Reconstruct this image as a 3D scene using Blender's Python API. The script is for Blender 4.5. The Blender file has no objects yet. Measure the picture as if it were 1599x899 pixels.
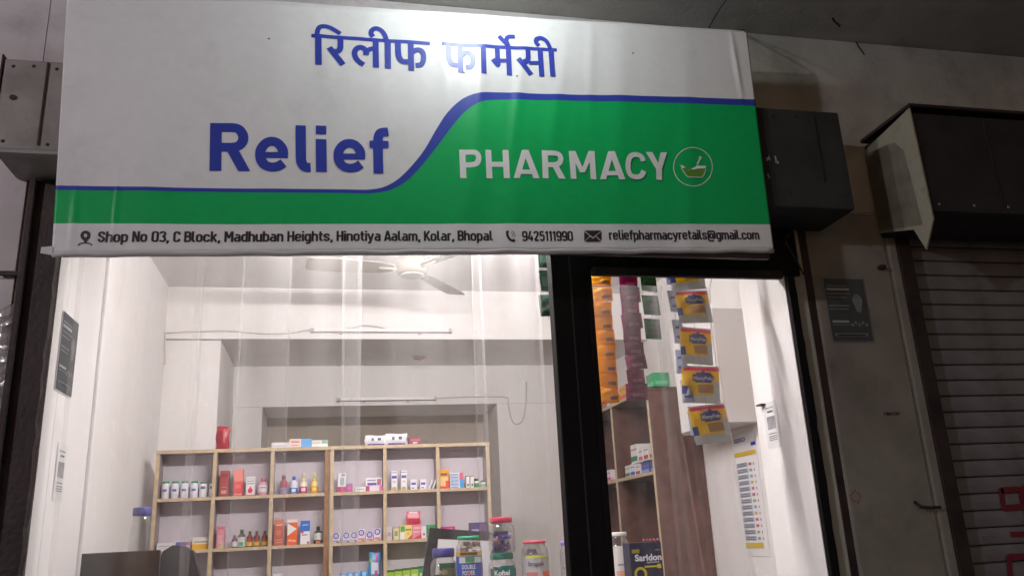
import bpy, bmesh, math, random
from mathutils import Vector, Matrix
random.seed(7)
R = math.radians
S = bpy.context.scene
COL = S.collection

# ------------------------------------------------------------------ camera
CAM = Vector((0.0, -2.9, 1.5))
FPX, IW, IH = 1290.0, 1599.0, 899.0
PITCH, YAW, ROLL = R(16.72), R(12.85), R(-2.86)
fw = Vector((math.sin(YAW)*math.cos(PITCH), math.cos(YAW)*math.cos(PITCH), math.sin(PITCH)))
rt0 = Vector((math.cos(YAW), -math.sin(YAW), 0)); up0 = rt0.cross(fw)
rt = rt0*math.cos(ROLL) + up0*math.sin(ROLL)
up = up0*math.cos(ROLL) - rt0*math.sin(ROLL)
cd = bpy.data.cameras.new('camera'); cam = bpy.data.objects.new('camera', cd); COL.objects.link(cam)
cd.sensor_width = 36; cd.lens = FPX/IW*36; cd.clip_start = .05; cd.clip_end = 2000
m = Matrix((rt, up, -fw)).transposed().to_4x4(); m.translation = CAM
cam.matrix_world = m
S.camera = cam

# ------------------------------------------------------------------ world (night sky) and exposure
w = bpy.data.worlds.new('World'); S.world = w; w.use_nodes = True
nt = w.node_tree; bg = nt.nodes['Background']
sky = nt.nodes.new('ShaderNodeTexSky'); sky.sky_type = 'NISHITA'; sky.sun_disc = False
sky.sun_elevation = R(2.0); sky.sun_rotation = R(200)
hs = nt.nodes.new('ShaderNodeMix'); hs.data_type = 'RGBA'; hs.inputs[0].default_value = .75
hs.inputs[7].default_value = (.78, .77, .82, 1)
nt.links.new(sky.outputs[0], hs.inputs[6]); nt.links.new(hs.outputs[2], bg.inputs[0])
SKY_STRENGTH = 0.15
bg.inputs[1].default_value = SKY_STRENGTH
S.view_settings.view_transform = 'Standard'; S.view_settings.look = 'None'
S.view_settings.exposure = 0.0; S.view_settings.gamma = 1.0
S.view_settings.use_curve_mapping = False
S.render.engine = 'CYCLES'
S.cycles.use_denoising = True
S.cycles.max_bounces = 10; S.cycles.diffuse_bounces = 5; S.cycles.transparent_max_bounces = 24
S.cycles.caustics_reflective = False; S.cycles.caustics_refractive = False
S.cycles.sample_clamp_indirect = 4.0

TUBE_EMIT = 365.0      # lit tube inside the shop, above the opening
BULB_EMIT = 390.0     # bulb under the soffit that lights the banner
SIDE_EMIT = 920.0      # street lamp, out of view behind the camera's shoulder

# ------------------------------------------------------------------ measuring
def ray(u, v): return fw + rt*((u-IW/2)/FPX) - up*((v-IH/2)/FPX)
def atY(u, v, Y): d = ray(u, v); return CAM + d*((Y-CAM.y)/d.y)
def atX(u, v, X): d = ray(u, v); return CAM + d*((X-CAM.x)/d.x)

# ------------------------------------------------------------------ materials
def lin(c):
    if isinstance(c, str):
        c = tuple(int(c[i:i+2], 16)/255 for i in (0, 2, 4))
    return tuple((x/12.92 if x <= .04045 else ((x+.055)/1.055)**2.4) for x in c)
MATS = {}
def mat(name, col, rough=.6, spec=.4, var=.0, vscale=6.0, bump=.0, bscale=60.0, metal=0.0, stain=None, coat=0.0, detail=4):
    """principled material; var = colour variation, stain = (colour, scale, amount) blotches"""
    if name in MATS: return MATS[name]
    M = bpy.data.materials.new(name); M.use_nodes = True; t = M.node_tree; b = t.nodes['Principled BSDF']
    c = lin(col) if isinstance(col, str) else col
    b.inputs['Roughness'].default_value = rough; b.inputs['Specular IOR Level'].default_value = spec
    b.inputs['Metallic'].default_value = metal; b.inputs['Coat Weight'].default_value = coat
    tc = t.nodes.new('ShaderNodeTexCoord')
    src = None
    if var > 0:
        n = t.nodes.new('ShaderNodeTexNoise'); n.inputs['Scale'].default_value = vscale; n.inputs['Detail'].default_value = detail
        t.links.new(tc.outputs['Object'], n.inputs['Vector'])
        rp = t.nodes.new('ShaderNodeValToRGB')
        rp.color_ramp.elements[0].position = .3; rp.color_ramp.elements[1].position = .7
        rp.color_ramp.elements[0].color = tuple(x*(1-var) for x in c)+(1,)
        rp.color_ramp.elements[1].color = tuple(min(1, x*(1+var*.6)) for x in c)+(1,)
        t.links.new(n.outputs['Fac'], rp.inputs[0]); src = rp.outputs[0]
    if stain:
        sc, ss, sa = stain
        n2 = t.nodes.new('ShaderNodeTexNoise'); n2.inputs['Scale'].default_value = ss; n2.inputs['Detail'].default_value = 8
        n2.inputs['Roughness'].default_value = .65
        t.links.new(tc.outputs['Object'], n2.inputs['Vector'])
        r2 = t.nodes.new('ShaderNodeValToRGB'); r2.color_ramp.elements[0].position = .52; r2.color_ramp.elements[1].position = .68
        r2.color_ramp.elements[0].color = (0, 0, 0, 1); r2.color_ramp.elements[1].color = (sa, sa, sa, 1)
        t.links.new(n2.outputs['Fac'], r2.inputs[0])
        mx = t.nodes.new('ShaderNodeMix'); mx.data_type = 'RGBA'
        t.links.new(r2.outputs[0], mx.inputs[0])
        if src: t.links.new(src, mx.inputs[6])
        else: mx.inputs[6].default_value = c+(1,)
        mx.inputs[7].default_value = lin(sc)+(1,)
        src = mx.outputs[2]
    if src: t.links.new(src, b.inputs['Base Color'])
    else: b.inputs['Base Color'].default_value = c+(1,)
    if bump > 0:
        n3 = t.nodes.new('ShaderNodeTexNoise'); n3.inputs['Scale'].default_value = bscale; n3.inputs['Detail'].default_value = 5
        t.links.new(tc.outputs['Object'], n3.inputs['Vector'])
        bp = t.nodes.new('ShaderNodeBump'); bp.inputs['Strength'].default_value = bump; bp.inputs['Distance'].default_value = .01
        t.links.new(n3.outputs['Fac'], bp.inputs['Height']); t.links.new(bp.outputs[0], b.inputs['Normal'])
    MATS[name] = M; return M
def pm(hexcol, rough=.45, spec=.4):
    return mat('print_'+hexcol+('_%d' % int(rough*100)), hexcol, rough, spec)
def emis(name, col, s):
    M = bpy.data.materials.new(name); M.use_nodes = True; t = M.node_tree; t.nodes.remove(t.nodes['Principled BSDF'])
    e = t.nodes.new('ShaderNodeEmission'); e.inputs[0].default_value = col+(1,); e.inputs[1].default_value = s
    t.links.new(e.outputs[0], t.nodes['Material Output'].inputs[0]); return M
def film(name, clear=.93, gloss=.10, rough=.06, haze=.05, tint=(1, 1, 1), streak=True, bump=.25, bscale=(60, 60, 6), gmax=6, back=.4):
    """thin clear plastic: mostly transparent, a little glossy, a little milky"""
    M = bpy.data.materials.new(name); M.use_nodes = True; t = M.node_tree; t.nodes.remove(t.nodes['Principled BSDF'])
    L = t.links.new
    tr = t.nodes.new('ShaderNodeBsdfTransparent'); tr.inputs[0].default_value = tuple(clear*x for x in tint)+(1,)
    gl = t.nodes.new('ShaderNodeBsdfGlossy'); gl.inputs['Roughness'].default_value = rough
    df = t.nodes.new('ShaderNodeBsdfTranslucent'); df.inputs[0].default_value = (.9, .88, .88, 1)
    d2 = t.nodes.new('ShaderNodeBsdfDiffuse'); d2.inputs[0].default_value = (.85, .84, .85, 1)
    dm = t.nodes.new('ShaderNodeMixShader'); dm.inputs[0].default_value = back; L(df.outputs[0], dm.inputs[1]); L(d2.outputs[0], dm.inputs[2])
    tc = t.nodes.new('ShaderNodeTexCoord'); mp = t.nodes.new('ShaderNodeMapping'); mp.inputs['Scale'].default_value = bscale
    L(tc.outputs['Object'], mp.inputs[0])
    n = t.nodes.new('ShaderNodeTexNoise'); n.inputs['Scale'].default_value = 1; n.inputs['Detail'].default_value = 4; L(mp.outputs[0], n.inputs['Vector'])
    bp = t.nodes.new('ShaderNodeBump'); bp.inputs['Strength'].default_value = bump; bp.inputs['Distance'].default_value = .01
    L(n.outputs['Fac'], bp.inputs['Height']); L(bp.outputs[0], gl.inputs['Normal'])
    mp3 = t.nodes.new('ShaderNodeMapping'); mp3.inputs['Scale'].default_value = (75, 75, 22); L(tc.outputs['Object'], mp3.inputs[0])
    n3 = t.nodes.new('ShaderNodeTexNoise'); n3.inputs['Scale'].default_value = 1; n3.inputs['Detail'].default_value = 3; L(mp3.outputs[0], n3.inputs['Vector'])
    mr3 = t.nodes.new('ShaderNodeMapRange'); mr3.inputs[1].default_value = .60; mr3.inputs[2].default_value = .68; mr3.inputs[3].default_value = rough; mr3.inputs[4].default_value = .07
    L(n3.outputs['Fac'], mr3.inputs[0]); L(mr3.outputs[0], gl.inputs['Roughness'])
    m1 = t.nodes.new('ShaderNodeMixShader'); L(tr.outputs[0], m1.inputs[1]); L(dm.outputs[0], m1.inputs[2])
    if streak:
        mp2 = t.nodes.new('ShaderNodeMapping'); mp2.inputs['Scale'].default_value = (6, 6, .3); L(tc.outputs['Object'], mp2.inputs[0])
        n2 = t.nodes.new('ShaderNodeTexNoise'); n2.inputs['Scale'].default_value = 1; n2.inputs['Detail'].default_value = 3; L(mp2.outputs[0], n2.inputs['Vector'])
        mr = t.nodes.new('ShaderNodeMapRange'); mr.inputs[1].default_value = .4; mr.inputs[2].default_value = .75
        mr.inputs[3].default_value = haze*.5; mr.inputs[4].default_value = haze*2.2; L(n2.outputs['Fac'], mr.inputs[0]); L(mr.outputs[0], m1.inputs[0])
    else: m1.inputs[0].default_value = haze
    lw = t.nodes.new('ShaderNodeLayerWeight'); lw.inputs[0].default_value = .35
    mr2 = t.nodes.new('ShaderNodeMapRange'); mr2.inputs[3].default_value = gloss*.5; mr2.inputs[4].default_value = min(.8, gloss*gmax)
    L(lw.outputs['Facing'], mr2.inputs[0])
    m2 = t.nodes.new('ShaderNodeMixShader'); L(mr2.outputs[0], m2.inputs[0]); L(m1.outputs[0], m2.inputs[1]); L(gl.outputs[0], m2.inputs[2])
    L(m2.outputs[0], t.nodes['Material Output'].inputs[0]); return M

WHITE = mat('white_plaster', (.86, .83, .815), .85, .2, .05, 2.5, .10, 60, stain=('d4cbc6', 2.5, .35))
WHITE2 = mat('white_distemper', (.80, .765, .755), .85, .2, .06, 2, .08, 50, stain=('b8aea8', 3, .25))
CEIL = mat('ceiling_paint', (.80, .765, .755), .9, .2, .05, 2)
LILAC = mat('facade_paint', (.50, .47, .48), .8, .25, .14, 5, .12, 60, stain=('6a6262', 4, .28))
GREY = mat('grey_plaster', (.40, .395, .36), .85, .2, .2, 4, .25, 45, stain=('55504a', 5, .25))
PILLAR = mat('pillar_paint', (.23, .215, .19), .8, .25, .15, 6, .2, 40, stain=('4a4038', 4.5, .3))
SOFFIT = mat('soffit_plaster', (.52, .51, .48), .9, .2, .14, 3, .15, 50, stain=('5a564e', 4, .22))
BLACK = mat('black_paint', (.006, .005, .006), .6, .15, .3, 12, .15, 70)
DARKIRON = mat('dark_iron', (.030, .018, .018), .6, .35, .5, 9, .3, 60, stain=('3a2622', 14, .5))
BOXMET = mat('shutter_box_metal', (.24, .225, .215), .55, .4, .22, 7, .12, 35, metal=.2, stain=('4f4846', 6, .3))
HOODM = mat('hood_metal', (.026, .022, .023), .65, .3, .3, 8, .15, 40)
CREAM = mat('cream_plate', (.28, .26, .20), .7, .3, .15, 9, .1, 50, stain=('6f6048', 9, .7))
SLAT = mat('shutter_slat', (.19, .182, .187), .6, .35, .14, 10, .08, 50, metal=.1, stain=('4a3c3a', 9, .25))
REDP = mat('red_shutter_paint', (.16, .015, .025), .6, .3, .25, 40)
WOOD = mat('pale_wood_edge', (.56, .43, .28), .6, .3, .18, 20, .05, 80)
WOODB = mat('brown_wood_edge', (.30, .14, .06), .55, .35, .25, 20, .05, 80)
LAM = mat('mauve_laminate', (.33, .26, .26), .5, .35, .12, 8)
BACKP = mat('lilac_back_panel', (.62, .56, .61), .7, .3, .05, 5)
RACKB = mat('brown_rack_laminate', (.14, .068, .056), .45, .4, .4, 7, .05, 60, stain=('3c211c', 5, .6))
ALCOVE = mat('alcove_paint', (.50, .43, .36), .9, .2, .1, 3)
STEEL = mat('fan_paint', (.24, .21, .18), .5, .3)
BATTEN = mat('batten_plastic', (.52, .49, .48), .5, .4)
CORD = mat('cord_plastic', (.62, .58, .56), .5, .4)
PVC = mat('pvc_bead', (.86, .83, .83), .35, .5)
PAPER = mat('notice_paper', (.74, .73, .72), .8, .2, .05, 8)
POSTER = mat('dark_poster', (.055, .06, .065), .5, .4, .25, 10)
PGREY = mat('poster_grey', (.20, .20, .21), .5, .4, .3, 20)
PLIGHT = mat('poster_light', (.36, .36, .36), .5, .4)
BLKPL = mat('black_plastic', (.018, .018, .02), .35, .5, .2, 10)
SCREEN = mat('dark_screen', (.03, .027, .03), .18, .6, .15, 3)
PALEPANEL = mat('pale_panel', (.60, .58, .58), .4, .4)
COUNTER = mat('counter_top', (.40, .36, .34), .3, .5, .1, 8)
CONC = mat('paving_concrete', (.22, .21, .2), .85, .2, .2, 3, .2, 30)
ROAD = mat('asphalt', (.05, .05, .052), .9, .2, .3, 4, .3, 40)
# banner vinyl
BW = mat('banner_white', (.67, .675, .69), .34, .3, .03, 30, .035, 420, stain=('8e8e90', 2.2, .22))
BGREEN = mat('banner_green', (.004, .36, .095), .34, .3, .05, 30, .035, 420)
BBLUE = mat('banner_blue', (.03, .05, .34), .34, .3, .05, 30, .035, 420)
BDARK = mat('banner_dark_ink', (.022, .016, .024), .4, .5)
BOLIVE = mat('banner_olive', (.10, .24, .03), .4, .5)
CLEAR = film('clear_curtain', .97, .05, .32, .085, bump=1.0, bscale=(70, 70, 22), gmax=4, back=.12)
CLEAR2 = film('clear_curtain_door', .96, .055, .32, .085, bump=1.0, bscale=(70, 70, 22), gmax=4, back=.12)
HEM = film('curtain_hem', .985, .004, .35, .11, (1, 1, 1), True, .5, (50, 50, 9), 3, .05)
CRINKLE = film('crinkled_film', .80, .30, .12, .25, (1, .97, 1), True, 1.0, (38, 38, 30))
JARPL = film('jar_plastic', .93, .10, .05, .05, (1, 1, 1), False, .05)

# ------------------------------------------------------------------ object helpers
ORG = {}
def setp(o, label=None, cat=None, group=None, kind=None):
    if label: o['label'] = label
    if cat: o['category'] = cat
    if group: o['group'] = group
    if kind: o['kind'] = kind
    return o
def empty(name, loc, label, cat, group=None):
    o = bpy.data.objects.new(name, None); COL.objects.link(o); o.location = loc; o.empty_display_size = .05
    ORG[o.name] = Vector(loc); return setp(o, label, cat, group)
def mesh(name, V, F, mats, parent=None, fm=None, smooth=False, base=None):
    """verts are given in world space; parented meshes are stored relative to the parent"""
    if not isinstance(mats, (list, tuple)): mats = [mats]
    V = [Vector(v) for v in V]
    off = ORG[parent.name] if parent else Vector((0, 0, 0))
    if base is None:
        lo = Vector((min(v.x for v in V), min(v.y for v in V), min(v.z for v in V)))
        hi = Vector((max(v.x for v in V), max(v.y for v in V), max(v.z for v in V)))
        base = Vector(((lo.x+hi.x)/2, (lo.y+hi.y)/2, lo.z))
    me = bpy.data.meshes.new(name); me.from_pydata([v-base for v in V], [], F); me.update()
    for mm in mats: me.materials.append(mm)
    if fm:
        for p, k in zip(me.polygons, fm): p.material_index = k
    if smooth:
        for p in me.polygons: p.use_smooth = True
    o = bpy.data.objects.new(name, me); COL.objects.link(o)
    if parent: o.parent = parent
    o.location = base-off; ORG[o.name] = base
    return o
BOXF = [(0, 3, 2, 1), (4, 5, 6, 7), (0, 1, 5, 4), (1, 2, 6, 5), (2, 3, 7, 6), (3, 0, 4, 7)]
def boxv(x0, x1, y0, y1, z0, z1):
    return [(x0, y0, z0), (x1, y0, z0), (x1, y1, z0), (x0, y1, z0), (x0, y0, z1), (x1, y0, z1), (x1, y1, z1), (x0, y1, z1)]
def bevel_geom(V, F, bev, seg=2):
    bm = bmesh.new(); vs = [bm.verts.new(v) for v in V]
    for f in F: bm.faces.new([vs[i] for i in f])
    bmesh.ops.bevel(bm, geom=bm.edges[:], offset=bev, segments=seg, affect='EDGES', profile=.5)
    bm.verts.index_update(); V2 = [v.co.copy() for v in bm.verts]; F2 = [[v.index for v in f.verts] for f in bm.faces]
    bm.free(); return V2, F2
def box(name, x0, x1, y0, y1, z0, z1, m_, parent=None, bev=0, rot=0.0):
    V = boxv(x0, x1, y0, y1, z0, z1); F = BOXF
    if bev: V, F = bevel_geom(V, F, bev)
    if rot:
        c = Vector(((x0+x1)/2, (y0+y1)/2, 0)); M = Matrix.Rotation(rot, 3, 'Z')
        V = [c + M @ (Vector(v)-c) for v in V]
    return mesh(name, V, F, m_, parent)
def lathe_geom(cx, cy, prof, n=18):
    V, F = [], []
    for r, z in prof:
        for k in range(n):
            a = 2*math.pi*k/n; V.append((cx+r*math.cos(a), cy+r*math.sin(a), z))
    for i in range(len(prof)-1):
        for k in range(n):
            F.append((i*n+k, i*n+(k+1) % n, (i+1)*n+(k+1) % n, (i+1)*n+k))
    F.append(tuple(range(n))[::-1]); F.append(tuple((len(prof)-1)*n+k for k in range(n)))
    return V, F
def lathe(name, cx, cy, prof, m_, parent=None, n=18, smooth=True):
    V, F = lathe_geom(cx, cy, prof, n); return mesh(name, V, F, m_, parent, smooth=smooth)
def tube_geom(pts, r, n=8):
    pts = [Vector(p) for p in pts]; V, F = [], []
    for i, p in enumerate(pts):
        d = (pts[min(i+1, len(pts)-1)]-pts[max(i-1, 0)]).normalized()
        a = d.orthogonal().normalized() if abs(d.z) > .9 else d.cross(Vector((0, 0, 1))).normalized(); b = d.cross(a)
        for k in range(n):
            t = 2*math.pi*k/n; V.append(p+a*math.cos(t)*r+b*math.sin(t)*r)
    for i in range(len(pts)-1):
        for k in range(n): F.append((i*n+k, i*n+(k+1) % n, (i+1)*n+(k+1) % n, (i+1)*n+k))
    F.append(tuple(range(n))[::-1]); F.append(tuple((len(pts)-1)*n+k for k in range(n)))
    return V, F
def tube(name, pts, r, m_, parent=None, n=8):
    V, F = tube_geom(pts, r, n); return mesh(name, V, F, m_, parent, smooth=True)
def spline(P, n=6):
    """Catmull-Rom through 2-D or 3-D points"""
    P = [Vector(p) for p in P]
    if len(P) < 3: return P
    out = []
    for i in range(len(P)-1):
        p0 = P[max(i-1, 0)]; p1 = P[i]; p2 = P[i+1]; p3 = P[min(i+2, len(P)-1)]
        for k in range(n):
            t = k/n
            out.append(.5*((2*p1)+(p2-p0)*t+(2*p0-5*p1+4*p2-p3)*t*t+(3*p1-p0-3*p2+p3)*t**3))
    out.append(P[-1]); return out
def ribbon2(P, wd):
    """2-D ribbon of constant width -> verts, quads"""
    P = [Vector(p) for p in P]
    Q = [P[0]]
    for a, b in zip(P, P[1:]):
        n = max(1, int((b-a).length/(wd*.8)))
        for k in range(1, n+1): Q.append(a+(b-a)*k/n)
    V, F = [], []
    for i, p in enumerate(Q):
        d = (Q[min(i+1, len(Q)-1)]-Q[max(i-1, 0)])
        if d.length < 1e-9: d = Vector((1, 0))
        d.normalize(); nn = Vector((-d.y, d.x))
        V += [p+nn*wd/2, p-nn*wd/2]
    for i in range(len(Q)-1): F.append((2*i, 2*i+1, 2*i+3, 2*i+2))
    return V, F
def text2(s, bold=.0):
    """text as 2-D mesh with its bounds at 0..1 x 0..cap"""
    c = bpy.data.curves.new('lettering_curve', 'FONT'); c.body = s; c.size = 1; c.offset = bold; c.resolution_u = 3
    c.fill_mode = 'FRONT'
    o = bpy.data.objects.new('lettering_tmp', c); COL.objects.link(o)
    dg = bpy.context.evaluated_depsgraph_get(); me = o.evaluated_get(dg).to_mesh()
    V = [Vector((v.co.x, v.co.y)) for v in me.vertices]; F = [tuple(p.vertices) for p in me.polygons]
    o.evaluated_get(dg).to_mesh_clear(); bpy.data.objects.remove(o); bpy.data.curves.remove(c)
    return V, F
def text_fit(s, x0, x1, zb, cap, bold=.02):
    V, F = text2(s, bold); a = min(v.x for v in V); b = max(v.x for v in V)
    k = (x1-x0)/(b-a); ky = cap/.73
    return [Vector((x0+(v.x-a)*k, zb+v.y*ky)) for v in V], F
Q = .13
def A4(cx, cy, a0, a1, q=Q, n=4): return [(cx+q*math.cos(R(a0+(a1-a0)*k/n)), cy+q*math.sin(R(a0+(a1-a0)*k/n))) for k in range(n+1)]
def at_(l, r, t): return A4(l+Q, t-Q, 180, 90)+A4(r-Q, t-Q, 90, 0)
def ab_(l, r, b): return A4(l+Q, b+Q, 180, 270)+A4(r-Q, b+Q, 270, 360)
def lp(l, r, b, t): p = at_(l, r, t)+ab_(l, r, b)[::-1]; return p+[p[0]]
def cc(l, r, b, t, e): return [(r, t-Q-e)]+A4(r-Q, t-Q, 0, 90)+A4(l+Q, t-Q, 90, 180)+A4(l+Q, b+Q, 180, 270)+A4(r-Q, b+Q, 270, 360)+[(r, b+Q+e)]
def ss(t): k = t/.66; return spline([(.40, .50*k), (.37, .62*k), (.24, .66*k), (.11, .62*k), (.08, .51*k), (.13, .42*k), (.34, .32*k), (.40, .22*k), (.37, .12*k), (.24, .08), (.11, .12*k), (.08, .23*k)], 3)
l_, r_0 = .08, .40
arch = [(l_, .45)]+at_(l_, r_0, .66)+[(r_0, 0)]
GLY = {'o': [lp(.08, .40, .08, .66)], '0': [lp(.08, .42, .08, .92)], 'a': [[(.10, .66)]+A4(.27, .53, 90, 0)+[(.40, 0)], lp(.08, .40, .08, .40)], 'b': [[(.08, 0), (.08, 1)], lp(.08, .40, .08, .66)],
 'd': [[(.40, 0), (.40, 1)], lp(.08, .40, .08, .66)], 'p': [[(.08, -.24), (.08, .74)], lp(.08, .40, .08, .66)], 'g': [lp(.08, .40, .08, .66), [(.40, .74), (.40, -.03)]+A4(.27, -.03, 0, -90)+[(.1, -.16)]],
 'c': [cc(.08, .40, .08, .66, .05)], 'e': [[(.08, .37), (.40, .37)]+A4(.27, .53, 0, 90)+A4(.21, .53, 90, 180)+A4(.21, .21, 180, 270)+A4(.27, .21, 270, 350)],
 'f': [[(.34, .92)]+A4(.27, .79, 90, 180)+[(.14, 0)], [(.01, .66), (.33, .66)]], 'h': [[(.08, 0), (.08, 1)], arch], 'i': [[(.08, 0), (.08, .74)], [(.08, .85), (.08, 1)]], 'k': [[(.08, 0), (.08, 1)], [(.40, .74), (.10, .34)], [(.20, .42), (.42, 0)]],
 'l': [[(.08, 1)]+A4(.21, .21, 180, 270)+[(.26, .08)]], 'm': [[(.08, 0), (.08, .74)], [(.08, .45)]+at_(.08, .36, .66)+[(.36, 0)], [(.36, .45)]+at_(.36, .64, .66)+[(.64, 0)]], 'n': [[(.08, 0), (.08, .74)], arch], 'r': [[(.08, 0), (.08, .74)], [(.08, .45)]+A4(.21, .53, 180, 90)+[(.30, .66)]],
 's': [ss(.66)], 'S': [ss(.92)], 't': [[(.14, .95)]+A4(.27, .21, 180, 270)+[(.33, .08)], [(.01, .66), (.32, .66)]], 'u': [[(.08, .74)]+ab_(.08, .40, .08)+[(.40, .74)], [(.40, .3), (.40, 0)]], 'y': [[(.04, .74), (.23, .06)], [(.42, .74), (.20, -.10), (.14, -.16), (.04, -.16)]],
 'N': [[(.08, 0), (.08, 1)], [(.44, 0), (.44, 1)], [(.10, .96), (.42, .04)]], 'C': [cc(.08, .42, .08, .92, .10)], 'B': [[(.08, 0), (.08, 1)], lp(.08, .42, .08, .52), lp(.08, .40, .50, .92)], 'M': [[(.08, 0), (.08, 1)], [(.56, 0), (.56, 1)], [(.10, .97), (.32, .36)], [(.54, .97), (.32, .36)]],
 'H': [[(.08, 0), (.08, 1)], [(.44, 0), (.44, 1)], [(.08, .5), (.44, .5)]], 'A': [[(.05, 0), (.24, 1)], [(.47, 0), (.28, 1)], [(.12, .25), (.40, .25)]], 'K': [[(.08, 0), (.08, 1)], [(.44, 1), (.10, .42)], [(.20, .54), (.46, 0)]],
 '3': [[(.08, .78)]+A4(.21, .79, 170, 90)+A4(.28, .79, 90, -20)+[(.34, .55), (.22, .52)], [(.22, .52), (.36, .48)]+A4(.29, .21, 20, -90)+A4(.21, .21, 270, 190)], '9': [lp(.08, .42, .42, .92), [(.42, .7), (.42, .21)]+A4(.29, .21, 0, -90)+A4(.21, .21, 270, 190)],
 '4': [[(.26, 1), (.06, .26), (.48, .26)], [(.34, .52), (.34, 0)]], '2': [[(.08, .74)]+A4(.21, .79, 180, 90)+A4(.28, .79, 90, -10)+[(.36, .55), (.10, .10)], [(.07, .08), (.44, .08)]], '5': [[(.42, .92), (.11, .92), (.10, .50)], [(.10, .54)]+A4(.28, .46, 90, 0)+A4(.28, .21, 0, -90)+A4(.21, .21, 270, 190)],
 '1': [[(.20, 0), (.20, 1)], [(.19, .93), (.05, .78)]], ',': [[(.10, .16), (.10, .02), (.05, -.14)]], '.': [[(.08, 0), (.08, .17)]], '@': [lp(.24, .52, .16, .62), [(.52, .62), (.52, .2), (.60, .12), (.70, .2), (.70, .70)]+A4(.57, .74, 0, 90)+A4(.21, .74, 90, 180)+A4(.21, .0, 180, 270)+[(.56, -.13)]], ' ': []}
ADV = {'m': .76, 'M': .68, 'i': .20, 'l': .30, 'f': .36, 't': .37, 'r': .36, ' ': .24, ',': .22, '.': .20, '1': .34, '@': .84, 'N': .56, 'H': .56, 'A': .54, 'K': .52}
def stroke_text(s, wd=.165):
    V, F, x = [], [], 0.0
    for ch in s:
        for k, pl_ in enumerate(GLY[ch]):
            v, f = ribbon2([(x+a, b) for a, b in pl_], wd); b0 = len(V)
            V += [(q.x, q.y, k) for q in v]; F += [tuple(b0+i for i in q) for q in f]
        x += ADV.get(ch, .52)
    return V, F, x
def on_front(name, VF, Y, m_, parent):   # flat lettering on a plane that faces the street
    V, F = VF; return mesh(name, [(v.x, Y, v.y) for v in V], F, m_, parent)
def quad_front(name, x0, x1, z0, z1, Y, m_, parent):
    return mesh(name, [(x0, Y, z0), (x1, Y, z0), (x1, Y, z1), (x0, Y, z1)], [(0, 1, 2, 3)], m_, parent)
def struct(o): o['kind'] = 'structure'; return o
ORD = ['first', 'second', 'third', 'fourth', 'fifth', 'sixth', 'seventh', 'eighth']

# ================================================================== SETTING
struct(box('road', -60, 60, -60, -5.2, -.35, -.15, ROAD))
struct(box('pavement', -60, 60, -5.2, 0.0, -.35, 0.0, CONC))
struct(box('floor', -1.0, 2.15, 0.0, 3.8, -.35, .012, mat('shop_floor_tile', (.72, .69, .66), .3, .5, .06, 5)))

# --- the building front
bld = empty('building', (0.5, 0, 0), 'grey plastered shop building with overhanging slab above the signboard', 'building')
ZS = 3.605
box('soffit', -8, 9, -1.9, .3, ZS, ZS+.15, SOFFIT, bld)
box('upper_wall', -1.03, 1.70, 0.0, .12, 2.756, ZS-.002, LILAC, bld)
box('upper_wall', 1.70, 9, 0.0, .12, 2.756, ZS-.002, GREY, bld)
box('upper_wall', -8, -1.033, 0.0, .12, 2.40, ZS-.002, LILAC, bld)
box('side_wall', -8, -1.033, 0.002, .12, 0, 2.398, LILAC, bld)
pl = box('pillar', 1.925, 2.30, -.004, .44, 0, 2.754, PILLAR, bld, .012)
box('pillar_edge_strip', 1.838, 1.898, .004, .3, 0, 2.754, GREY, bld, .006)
box('pillar_groove', 1.896, 1.927, .003, .3, 0, 2.754, DARKIRON, bld)
# cracks and marks at the junction of soffit and wall
def crack(pts, wd, Y=None, m_=DARKIRON):
    V, F = ribbon2(pts, wd); return V, F
for i, (p, q) in enumerate([((1135, 0), (1103, 52)), ((1300, 28), (1312, 42)), ((1335, 62), (1350, 86))]):
    a = atY(*p, -.002); b = atY(*q, -.002)
    if i < 2:
        d = ray(*p); a = CAM+d*((ZS-.002-CAM.z)/d.z); d = ray(*q); b = CAM+d*((ZS-.002-CAM.z)/d.z)
        V, F = ribbon2(spline([(a.x, a.y), ((a.x*.6+b.x*.4)-.006, a.y*.6+b.y*.4), (b.x, b.y)]), .005 if i == 0 else .009)
        mesh('crack', [(v.x, v.y, ZS-.002) for v in V], F, DARKIRON, bld)
    else:
        V, F = ribbon2(spline([(a.x, a.z), (a.x*.5+b.x*.5-.004, a.z*.5+b.z*.5), (b.x, b.z)]), .008)
        mesh('crack', [(v.x, -.002, v.y) for v in V], F, DARKIRON, bld)
# marks on the pillar
T0 = atY(1380, 648, -.007)
on_front('pillar_lettering', text_fit('CMA150', T0.x, T0.x+.072, T0.z, .013, .012), -.007, BDARK, bld)
for k in range(9):
    a = 2*math.pi*k/9; c = atY(1336, 775, -.006); r_ = random.uniform(.022, .032)
    V, F = ribbon2([(c.x+r_*math.cos(a), c.z+r_*math.sin(a)), (c.x+r_*.6*math.cos(a+.3), c.z+r_*.6*math.sin(a+.3))], .006)
    mesh('red_stamp_mark', [(v.x, -.006, v.y) for v in V], F, mat('red_stamp', (.30, .09, .06), .8), bld)

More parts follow.
